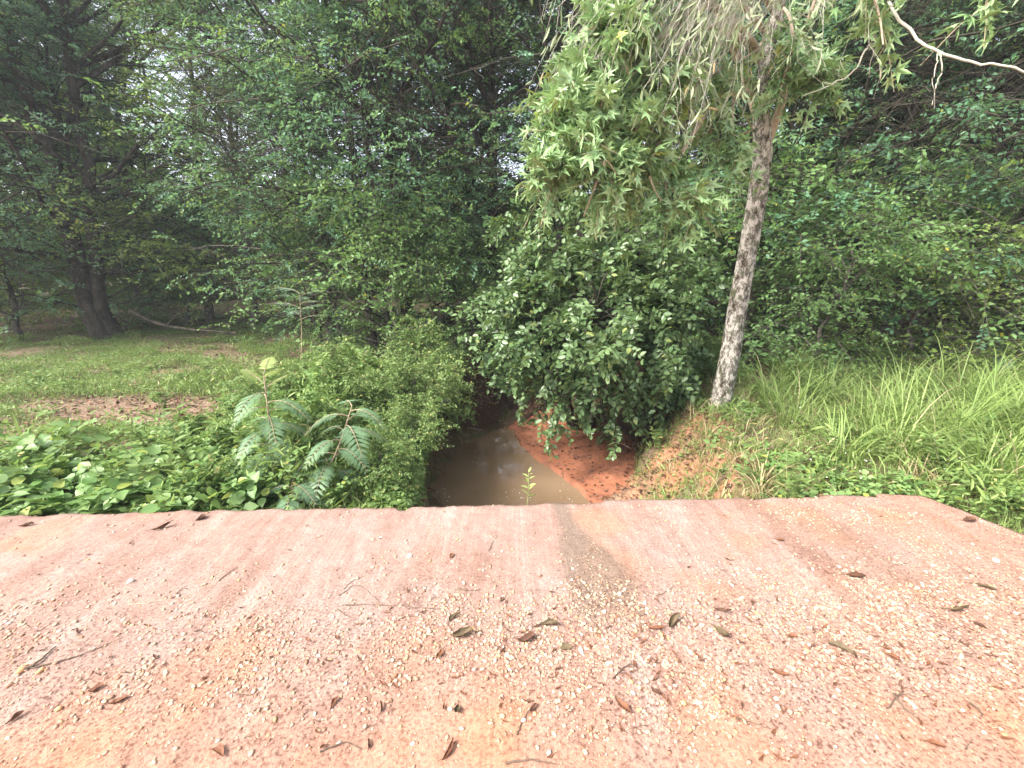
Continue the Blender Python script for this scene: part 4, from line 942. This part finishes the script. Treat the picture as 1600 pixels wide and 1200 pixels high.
# ------------------------------------------------------------------ mimosa saplings (twice-divided fronds)
def frond(mb_l, mb_s, base, d, L_, npair=9, nleaf=20, droop=.5, pl=.30, lw=.0028):
    t = np.linspace(0, 1, 14); hd = norm(np.array([d[0], d[1], 0])); sd = np.cross(UP, hd)
    pth = base + d[None] * (t * L_)[:, None]; pth[:, 2] -= droop * L_ * t ** 2
    tube(mb_s, pth, np.linspace(.004, .0015, 14), 4)
    for i in range(npair):
        tt = .2 + .8 * (i + .5) / npair; k = tt * 13; j = min(int(k), 12); p = pth[j] * (1 - (k - j)) + pth[j + 1] * (k - j)
        tg = norm(pth[j + 1] - pth[j]); pln = L_ * pl * math.sin(math.pi * (.18 + .75 * tt)) 
        for s in (-1, 1):
            pd = norm(tg * .55 + sd * s * .9 + rng.normal(size=3) * .04)
            u = np.linspace(0.06, 1, nleaf); q_ = p + pd[None] * (u * pln)[:, None]; q_[:, 2] -= .22 * pln * u ** 2
            pnn = norm(np.cross(pd, tg) * s + rng.normal(size=3) * .05); 
            if pnn[2] < 0: pnn = -pnn
            per = norm(np.cross(pnn, pd))
            ll = pln * .115 * np.sin(math.pi * (.15 + .8 * u)) + .003
            for s2 in (-1, 1):
                a = norm(per[None] * s2 + pd[None] * .35 + 0 * q_)
                V, F = leaves(q_, a, np.broadcast_to(pnn, q_.shape), ll, (np.array([[0, -.14, 0], [1, -.13, -.05], [1, .13, -.05], [0, .14, 0]]) * 1.0, [np.array([[0, 1, 2, 3]])]))
                mb_l.add(V, F)
def sapling(base, topp, nf, L_, label, young=True, mat=M_MIMOSA, name='mimosa_sapling', zr=(.25, 1), drp=.8, groups='feathery saplings', npair=9):
    base = np.array(base, float); topp = np.array(topp, float)
    o = empty(name, base, label, 'sapling', groups); st = MB(); lv = MB(); yl = MB()
    pth = smooth_path(np.array([np.zeros(3), (topp - base) * .5 + np.array([.03, 0, 0]), topp - base]), 12); tube(st, pth, np.linspace(.011, .004, 12), 6)
    for i in range(nf):
        t = zr[0] + (zr[1] - zr[0]) * i / max(1, nf - 1); k = t * 11; j = min(int(k), 10); p = pth[j] * (1 - (k - j)) + pth[j + 1] * (k - j)
        a = i * 2.4 + rng.normal() * .2; isy = young and i >= nf - 4
        frond(yl if isy else lv, st, p, norm(np.array([math.cos(a), math.sin(a), .5 if not isy else .9])), L_ * (.7 if isy else 1) * (.85 + .3 * rng.random()), droop=drp if not isy else .25, npair=npair)
    link('stem', st.mesh('sapling_stem', True), M_STEM_B, o)
    link('fronds', lv.mesh('sapling_fronds'), mat, o)
    if young: link('young_fronds', yl.mesh('sapling_young'), M_MIMOSA_Y, o)
def gh(px, py, zz=-.25):
    g = G(px, py, zz); return (g[0], g[1], float(H(g[0], g[1])) - .02)
b = PY(424, 790, 3.15); sapling((b[0], 3.15, float(H(b[0], 3.15))), PY(412, 585, 3.2), 20, .35, 'tallest feathery sapling with pale yellow-green top left of the creek')
b = PY(495, 790, 3.1); sapling((b[0], 3.1, float(H(b[0], 3.1))), PY(550, 635, 3.1), 15, .35, 'leaning feathery sapling nearer the creek, without a yellow top', young=False)
b = PY(450, 800, 2.85); sapling((b[0], 2.85, float(H(b[0], 2.85))), PY(455, 755, 2.85), 7, .32, 'short feathery sapling at the slab edge below the tallest one', young=False, zr=(.5, 1))
b = at(470, 6.9); sapling((b, 6.9, float(H(b, 6.9))), PY(468, 458, 6.8), 10, .46, 'pale blue-green feathery sapling standing at the back of the meadow', young=False, mat=leaf_mat('pale_frond', (.20, .32, .22), (.30, .42, .32), None, .3, .5), zr=(.7, 1), drp=.3, npair=7)
b = at(1575, 6.2); sapling((b, 6.2, float(H(b, 6.2))), PY(1575, 560, 6.2), 8, .42, 'blue-green feathery sapling above the grass at the right edge', young=False, zr=(.4, 1))

# ferns
def fern(base, L_, nf, label):
    o = empty('fern', base, label, 'fern', 'ferns on the left bank'); V_ = MB()
    for i in range(nf):
        a = i * 6.28 / nf + rng.normal() * .2; t = np.linspace(.12, 1, 22); el = .9
        hd = np.array([math.cos(a), math.sin(a), 0]); pth = hd[None] * (t * L_ * .75)[:, None] + UP * (L_ * (.85 * t - .62 * t * t))[:, None]
        sd = np.array([-hd[1], hd[0], 0]); tg = norm(np.gradient(pth, axis=0)); w_ = L_ * .20 * np.sin(math.pi * (.12 + .86 * t)) ** .8
        for s in (-1, 1):
            V, F = leaves(pth, norm(sd[None] * s + tg * .3), norm(np.cross(tg, sd[None] * 1.0) * -1), w_, (np.array([[0, -.12, 0], [.6, -.12, 0], [1, 0, -.1], [.6, .12, 0], [0, .12, 0]]), [np.array([[0, 1, 2, 3, 4]])])); V_.add(V, F)
    tag(link('fronds', V_.mesh('fern_fronds'), M_FERN, o))
for px, Y, L_, lab in ((615, 7.0, .55, 'broad fern on top of the left creek bank'), (575, 7.4, .45, 'smaller fern left of the broad one on the bank'), (655, 7.5, .4, 'dark fern at the lip of the creek hollow'), (525, 6.6, .4, 'bright fern in the weeds left of the ferns on the bank')):
    x = at(px, Y); fern((x, Y, float(H(x, Y)) + float(thick(x, Y)) * .6), L_, 13, lab)

# sprout at the slab edge
def sprout(px, Y, topy, label, nl=12, L_=.075):
    b = PY(px, 790, Y); b = np.array([b[0], Y, -.12]); tp = PY(px + 4, topy, Y) - b
    o = empty('sprout', b, label, 'plant'); mb = MB()
    pth = smooth_path(np.array([np.zeros(3), tp * .5 + np.array([.008, 0, 0]), tp]), 8); tube(mb, pth, np.linspace(.004, .002, 8), 5)
    link('stem', mb.mesh('sprout_stem', True), M_STEM, o)
    t = np.linspace(.4, 1, nl); P = np.stack([np.interp(t, np.linspace(0, 1, 8), pth[:, i]) for i in range(3)], -1)
    a = np.arange(nl) * 2.4; ax = np.stack([np.cos(a), np.sin(a) * .6, .55 + 0 * a], -1)
    V, F = leaves(P, ax, norm(UP + rng.normal(size=(nl, 3)) * .3), L_ * (1.1 - .5 * t), (T_LANCE[0] * np.array([1, 1.9, 1]), T_LANCE[1]))
    link('leaves', mesh_np('sprout_leaves', V, F), M_SPROUT, o)
sprout(822, 2.62, 738, 'small yellow-green sprout poking up at the slab edge before the water')
# upright grass stalk at left
b = G(45, 712, -.25); V, F = blades(np.array([[0, 0, 0]] * 5) + rng.normal(size=(5, 3)) * .01, np.array([2.6, 2.9, 2.4, 3.2, .6]), np.array([.42, .36, .3, .26, .2]), np.array([.25, .35, .5, .6, .5]), np.full(5, .011))
o = link('grass_stalk', mesh_np('grass_stalk', V, F), M_SPROUT); o.location = (b[0], b[1], float(H(b[0], b[1]))); tag(o, 'lone upright bright green grass stalk at the left of the meadow', 'grass')

# ------------------------------------------------------------------ sticks, dead leaves
def stick(name, pts, r, mat, label, cat='stick', group=None, side=None, taper=.4, n=14, wob=.004):
    pts = np.array(pts); b = pts[0].copy(); p = smooth_path(pts - b, n); p[1:-1] += rng.normal(size=(n - 2, 3)) * wob
    mb = MB(); tube(mb, p, np.linspace(r, r * taper, n), 6)
    if side is not None:
        for s, e in side: tube(mb, smooth_path([p[int(s * (n - 1))], p[int(s * (n - 1))] + (np.array(e)) * .5 + UP * .004, p[int(s * (n - 1))] + np.array(e)], 6), np.linspace(r * .5, r * .2, 6), 4)
    o = link(name, mb.mesh(name, True), mat); o.location = b; tag(o, label, cat, group)
def onH(x, y, dz=0): return (x, y, float(H(x, y)) + dz)
gl = [PY(205, 487, 10.2), PY(245, 505, 9.9), PY(290, 514, 9.6), PY(370, 520, 9.4)]
gl = [np.array([p[0], p[1], max(p[2], float(H(p[0], p[1])) + .04)]) for p in gl]
stick('fallen_branch', gl, .05, M_BARK, 'dark fallen branch slanting to the grass right of the twin trunks', 'branch', side=[(.5, (.3, .1, .3))])
stick('creek_log', [PY(700, 625, 5.6), PY(675, 640, 5.3), PY(650, 655, 5.0), PY(640, 668, 4.8)], .035, M_BARK_G, 'broken grey root jutting from the top of the left creek bank', 'root', side=[(.5, (.15, -.1, .05))])
z_ = lambda px, py, zz: G(px, py, zz)
stick('creek_stick', [z_(707, 662, -1.05), z_(730, 668, -1.12), z_(755, 672, -1.18)], .008, M_STICK_P, 'thin pale curved stick on the dark far-left creek bank', 'stick')
for a_, b_, lab in (((930, 672), (950, 660), 'short pale stick at the back of the sand bar'), ((905, 668), (925, 664), 'dull grey stick beside the short pale one on the sand bar'), ((955, 690), (985, 700), 'twig where the sand bar meets the right bank')):
    p, q_ = z_(*a_, -1.0), z_(*b_, -.95); p[2] = max(p[2], float(H(p[0], p[1])) + .02); q_[2] = max(q_[2], float(H(q_[0], q_[1])) + .05)
    stick('creek_stick', [p, (p + q_) / 2 + UP * .02, q_], .01, M_STICK_P, lab, 'stick', 'sticks around the sand bar')
g1 = [G(1040, 765, -.3), G(1120, 740, -.25), G(1180, 735, -.2)]; g1 = [onH(p[0], p[1], .03) for p in g1]
stick('bank_stick', g1, .008, M_STICK, 'brown stick lying on the red clay slope near the slab', 'stick')
def twig(pp, r, label, group=None, mat=None, side=None):
    P_ = [];
    for px, py in pp:
        g = G(px, py); P_.append((g[0], g[1], float(deckZ(g[0], g[1])) + r * 1.1))
    stick('twig', P_, r, mat or M_STICK, label, 'twig', group, side=side, wob=.0015)
twig([(28, 1050), (55, 1040), (88, 1012)], .006, 'thickest dark twig on the slab at the left edge')
twig([(30, 1048), (110, 1030), (190, 998)], .003, 'long thin twig fanning right from the thick twig at left', side=[(.6, (.1, .06, 0))])
twig([(535, 945), (600, 945), (690, 952)], .0022, 'long hair-thin twig lying level at the middle left of the slab')
twig([(530, 930), (560, 915), (600, 945)], .0022, 'thin bowed twig arching above the hair-thin twig')
twig([(958, 1062), (985, 1040), (1010, 1058)], .003, 'reddish bent twig just right of centre')
twig([(1385, 1108), (1410, 1085), (1432, 1090)], .003, 'hooked twig at lower right, left prong of the pair', side=[(.5, (.05, .06, .01))])
twig([(1395, 1085), (1415, 1110), (1440, 1128)], .004, 'dark straight twig crossing the hooked twig at lower right')
twig([(1515, 1100), (1530, 1110), (1535, 1122)], .004, 'short dark crooked twig near the lower right corner')
twig([(1150, 1125), (1180, 1132), (1200, 1140)], .0025, 'thin twig lying flat in the lower right centre')
twig([(790, 1195), (830, 1190), (870, 1196)], .0035, 'reddish curved twig at the very bottom centre')
twig([(808, 1150), (815, 1130), (832, 1100)], .0025, 'short slanting twig under the centre gravel')
twig([(200, 945), (250, 940), (310, 925)], .002, 'faint twig near the left middle of the slab', mat=M_STICK_P)
twig([(500, 1175), (540, 1160), (565, 1170)], .003, 'curved brown twig at lower left of centre')
for i in range(46):
    px, py = rng.uniform(20, 1580), rng.uniform(860, 1190); a = rng.normal() * .6; L_ = rng.uniform(12, 40)
    twig([(px, py), (px + L_ * .5 * math.cos(a), py + L_ * .5 * math.sin(a) + rng.normal() * 3), (px + L_ * math.cos(a), py + L_ * math.sin(a))], rng.uniform(.0013, .0022), 'tiny dry twig scrap lying among the gravel', 'tiny twig scraps on the slab')

def dead_leaf_mesh(name, L_, W_, curl, fold, bend=0.0):
    nu, nv = 12, 7; u = np.linspace(0, 1, nu); v = np.linspace(-1, 1, nv); A, B = np.meshgrid(u, v, indexing='ij')
    ph_ = rng.random() * 9; wd = W_ * np.sin(math.pi * np.clip(A * .96 + .03, 0, 1) ** (1.0 + .5 * rng.random())) ** .8 * (.75 + .6 * fbm(A * 5 + ph_, B * .9 + ph_, 1, 3) ** 1.2)
    th = curl * (A - .35); x = np.where(abs(curl) > .05, L_ * np.sin(th) / (curl if abs(curl) > .05 else 1), L_ * (A - .35)); zc = L_ * (1 - np.cos(th)) / (curl if abs(curl) > .05 else 1)
    phi = fold * B; y = wd * np.sin(phi) / max(fold, .05); z = zc + wd * (1 - np.cos(phi)) / max(fold, .05) + (fbm(A * 4 + L_ * 99, B * 2, 1, 3) - .5) * L_ * .22
    y = y + bend * L_ * A * A
    z = z - z.min(); idx = np.arange(A.size).reshape(A.shape)
    F = np.stack([idx[:-1, :-1], idx[1:, :-1], idx[1:, 1:], idx[:-1, 1:]], -1).reshape(-1, 4)
    V = np.stack([x, y, z], -1).reshape(-1, 3); V2 = V.copy(); V2[:, 2] += .0008
    n0 = len(V); mb = MB(); mb.add(V2, [F]); tube(mb, [V2[idx[0, 3]], V2[idx[0, 3]] + np.array([-L_ * .15, 0, .002]), V2[idx[0, 3]] + np.array([-L_ * .3, L_ * .03, .0])], [.0012, .001, .001], 4)
    return mb.mesh(name, True)
DL = [  # px,py,len px, az deg, width ratio, curl, fold, mat, label
 (718, 995, 46, 10, .34, 1.2, 1.3, 'G', 'large curled grey-brown dead leaf left of centre'),
 (703, 968, 22, 80, .30, .8, .9, 'G', 'small upright tan dead leaf just above the large curled one'),
 (690, 1022, 20, 100, .35, .5, .6, 'R', 'rounded rust leaf just below the large curled grey-brown leaf'),
 (852, 975, 34, 20, .30, 1.0, 1.2, 'G', 'olive curled leaf right of centre under the dark streak'),
 (818, 1002, 34, 170, .4, .9, .9, 'D', 'crumpled brown leaf among centre gravel'),
 (880, 1013, 24, 10, .4, .3, .4, 'G', 'small dark green-grey leaf right of the crumpled brown one'),
 (1048, 978, 42, 60, .30, 1.4, 1.3, 'G', 'folded olive-brown leaf standing on the right centre of the slab'),
 (1020, 985, 34, 150, .18, .6, 1.0, 'R', 'forked narrow rust leaf left of the folded olive-brown leaf'),
 (1124, 957, 34, 150, .20, 1.1, 1.6, 'D', 'dark rolled leaf above the curled brown-green leaf'),
 (1124, 990, 40, 120, .30, 1.6, 1.2, 'G', 'curled brown-green leaf in the right centre'),
 (1333, 902, 30, 160, .34, .6, 1.3, 'D', 'dark purple-brown leaf on the right half of the slab'),
 (1488, 958, 54, 165, .16, .5, 1.8, 'G', 'long rolled grey leaf near the right edge'),
 (1525, 976, 16, 150, .4, .8, 1.0, 'D', 'dark crumb of leaf beside the long rolled grey one'),
 (1308, 1012, 40, 140, .26, .3, .8, 'G', 'green-tipped flat leaf in the right gravel'),
 (1212, 1052, 30, 130, .22, .5, 1.2, 'R', 'narrow rust-brown leaf below the right gravel band'),
 (970, 1102, 40, 120, .22, .5, .9, 'R', 'tan pointed leaf with long stalk lower right of centre'),
 (1021, 1082, 24, 110, .36, 1.4, 1.2, 'D', 'curled dark brown leaf above right of the tan pointed leaf'),
 (716, 1108, 22, 95, .5, 1.2, 1.1, 'G', 'small green-brown crumpled leaf at lower centre'),
 (832, 1110, 20, 50, .3, .8, 1.2, 'D', 'small dark leaf shard right of lower centre'),
 (598, 1110, 18, 70, .3, .8, 1.2, 'D', 'small dark curled leaf left of lower centre'),
 (578, 1165, 18, 85, .3, .6, 1.2, 'D', 'dark narrow leaf near the bottom, left of centre'),
 (700, 1182, 34, 35, .26, .6, 1.1, 'R', 'reddish leaf at the bottom edge left of centre'),
 (520, 1102, 24, 88, .24, .4, 1.0, 'R', 'upright narrow tan leaf at lower left'),
 (342, 1172, 30, 5, .34, .6, .7, 'R', 'flat rust leaf near the bottom at left'),
 (250, 828, 32, 30, .22, .8, 1.4, 'D', 'dark shrivelled leaf near the left slab edge'),
 (312, 812, 18, 40, .5, .8, 1.0, 'D', 'small dark leaf right of the shrivelled one near the slab edge'),
 (38, 822, 22, 10, .3, .5, 1.2, 'D', 'dark leaf at the far left corner of the slab edge'),
 (20, 1128, 26, 60, .3, .6, 1.2, 'D', 'small dark leaf at the far left below the twigs'),
 (145, 1080, 22, 10, .4, .6, .8, 'R', 'dull rust leaf left of the gold gravel'),
 (180, 1098, 30, 15, .26, .6, .9, 'R', 'rust leaf just below right of the dull one at left'),
 (705, 870, 14, 85, .3, .3, .6, 'R', 'small rust leaf alone above left of centre'),
 (1215, 845, 16, 140, .3, .5, 1.0, 'R', 'small rust leaf alone right of the dark streak'),
 (1512, 815, 26, 170, .35, .4, .8, 'D', 'purple-brown leaf by the right slab edge'),
 (1530, 915, 34, 155, .18, .5, 1.3, 'G', 'slim grey-brown leaf near the right edge, above the long rolled one'),
 (1455, 1162, 30, 160, .26, .5, 1.0, 'R', 'rust-brown leaf at lower right below the twigs'),
 (1390, 1025, 26, 130, .26, .5, 1.0, 'R', 'slanting rust leaf in the right gravel band'),
 (1235, 995, 16, 170, .4, .6, .8, 'R', 'small rust leaf in the gravel right of the curled brown-green leaf'),
]
MM = {'G': M_DEAD_G, 'R': M_DEAD_R, 'D': M_DEAD}
for px, py, Lp, az, wr, cu, fo, mk, lab in DL:
    g = G(px, py); L_ = Lp * (g[1] * math.cos(PITCH) + CAMZ * math.sin(PITCH)) / FPX
    o = link('dead_leaf', dead_leaf_mesh('dead_leaf', L_ * .85, L_ * wr * .78, cu * 1.3, min(fo * 1.5, 2.6), rng.normal() * .35), MM[mk])
    o.location = (g[0], g[1], float(deckZ(g[0], g[1])) + .001); o.rotation_euler = (0, 0, R(az if az < 90 else az - 180)); tag(o, lab, 'dead leaf', 'dead leaves on the slab')
bits = [dead_leaf_mesh('leaf_scrap', .028, .0048, rng.uniform(.3, 1.5), rng.uniform(.7, 1.5)) for _ in range(6)]
for i in range(270):
    px = rng.uniform(10, 1590) if i % 2 else rng.uniform(780, 1590); py = rng.uniform(800, 1195) if i % 3 == 0 else 1010 + rng.normal() * 55; g = G(px, py)
    if g[1] > edgeY(g[0]) - .05 or g[0] > rightX(g[1]) - .05: continue
    me = bits[i % 6]; 
    if i < 6: me.materials.append([M_DEAD_R, M_DEAD, M_DEAD_R][i % 3])
    if not me.materials: me.materials.append(M_DEAD_R)
    o = link('leaf_scrap', me, None); s = rng.uniform(.5, 1.25); o.scale = (s, s, s)
    o.location = (g[0], g[1], float(deckZ(g[0], g[1])) + .001); o.rotation_euler = (0, 0, rng.random() * 6.28); tag(o, 'tiny rust-brown leaf scrap lying among the gravel', 'leaf scrap', 'leaf scraps on the slab')
ST = [(640, 868, 8, 'round white stone alone on the pale left part of the slab'), (907, 1016, 8, 'white stone at the lower end of the dark streak'), (818, 1126, 7, 'small white stone at lower centre by a leaf shard'),
      (858, 1178, 8, 'white stone at the bottom centre'), (1007, 943, 7, 'white pebble right of the dark streak foot'), (1092, 1100, 9, 'pale stone at lower right of centre'),
      (968, 930, 8, 'cream stone on the right rim of the dark streak'), (1556, 876, 9, 'white stone near the right edge of the slab'), (1110, 986, 8, 'white stone touching the curled brown-green leaf'),
      (204, 910, 10, 'pale oval stone at the upper left of the slab'), (92, 1108, 12, 'tan stone at the lower left'), (35, 1048, 12, 'orange-tan stone under the thick twig at left'), (65, 1049, 10, 'second orange-tan stone beside the one under the twig'),
      (1068, 1100, 10, 'orange stone left of the pale one at lower right of centre'), (1260, 1018, 9, 'orange oval stone in the right gravel band')]
M_ST = flat_mat('white_stone', (.62, .54, .45), (.82, .76, .68), 30); M_STO = flat_mat('orange_stone', (.45, .22, .10), (.62, .38, .20), 30)
for px, py, s, lab in ST:
    g = G(px, py); r = s * .5 * .95 * (g[1] * math.cos(PITCH) + CAMZ * math.sin(PITCH)) / FPX
    o = link('stone', pebbles('stone', np.zeros((1, 3)), np.array([r]), .7), M_STO if ('orange' in lab or 'tan' in lab) else M_ST); o.location = (g[0], g[1], float(deckZ(g[0], g[1])) + r * .35); tag(o, lab, 'stone', 'larger stones on the slab')
print('faces', sum(len(m.polygons) for m in bpy.data.meshes))

n = 90; c_ = [G(755, 705, WZ), G(690, 770, WZ), G(885, 765, WZ), G(800, 775, WZ), G(745, 720, WZ)]; pc = []  # pale flecks laid on the water as painted sky reflections
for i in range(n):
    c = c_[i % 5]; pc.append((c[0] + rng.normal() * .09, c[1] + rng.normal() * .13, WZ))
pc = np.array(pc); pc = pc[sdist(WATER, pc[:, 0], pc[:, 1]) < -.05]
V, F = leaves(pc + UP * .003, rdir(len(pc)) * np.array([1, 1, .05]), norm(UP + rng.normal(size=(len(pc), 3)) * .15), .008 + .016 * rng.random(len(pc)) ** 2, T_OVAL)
tag(link('glint_flecks', mesh_np('glint_flecks', V, F), M_WHITE), 'small pale flecks standing in for sky glints in loose groups on the muddy water', 'painted glints', kind='stuff')

# ------------------------------------------------------------------ thin veil of haze, added to lift the shadows of the wood
mb = MB(); hx, hy0, hy1, hz0, hz1 = 170, -70, 230, -4, 32
v = [(x, y, z) for z in (hz0, hz1) for x, y in ((-hx, hy0), (hx, hy0), (hx, hy1), (-hx, hy1))]
mb.add(v, [np.array([[0, 3, 2, 1], [4, 5, 6, 7], [0, 1, 5, 4], [1, 2, 6, 5], [2, 3, 7, 6], [3, 0, 4, 7]])])
m, n, out = mat_new('shadow_lift_haze'); pv = ND(n, 'ShaderNodeVolumePrincipled'); pv.inputs['Density'].default_value = .0020; pv.inputs['Color'].default_value = (.86, .92, 1, 1); pv.inputs['Anisotropy'].default_value = .2
n.links.new(pv.outputs[0], out.inputs['Volume'])
tag(link('added_haze', mb.mesh('added_haze'), m), 'thin pale bluish haze volume added to lighten the shadows of the wood', 'added_haze', kind='stuff')
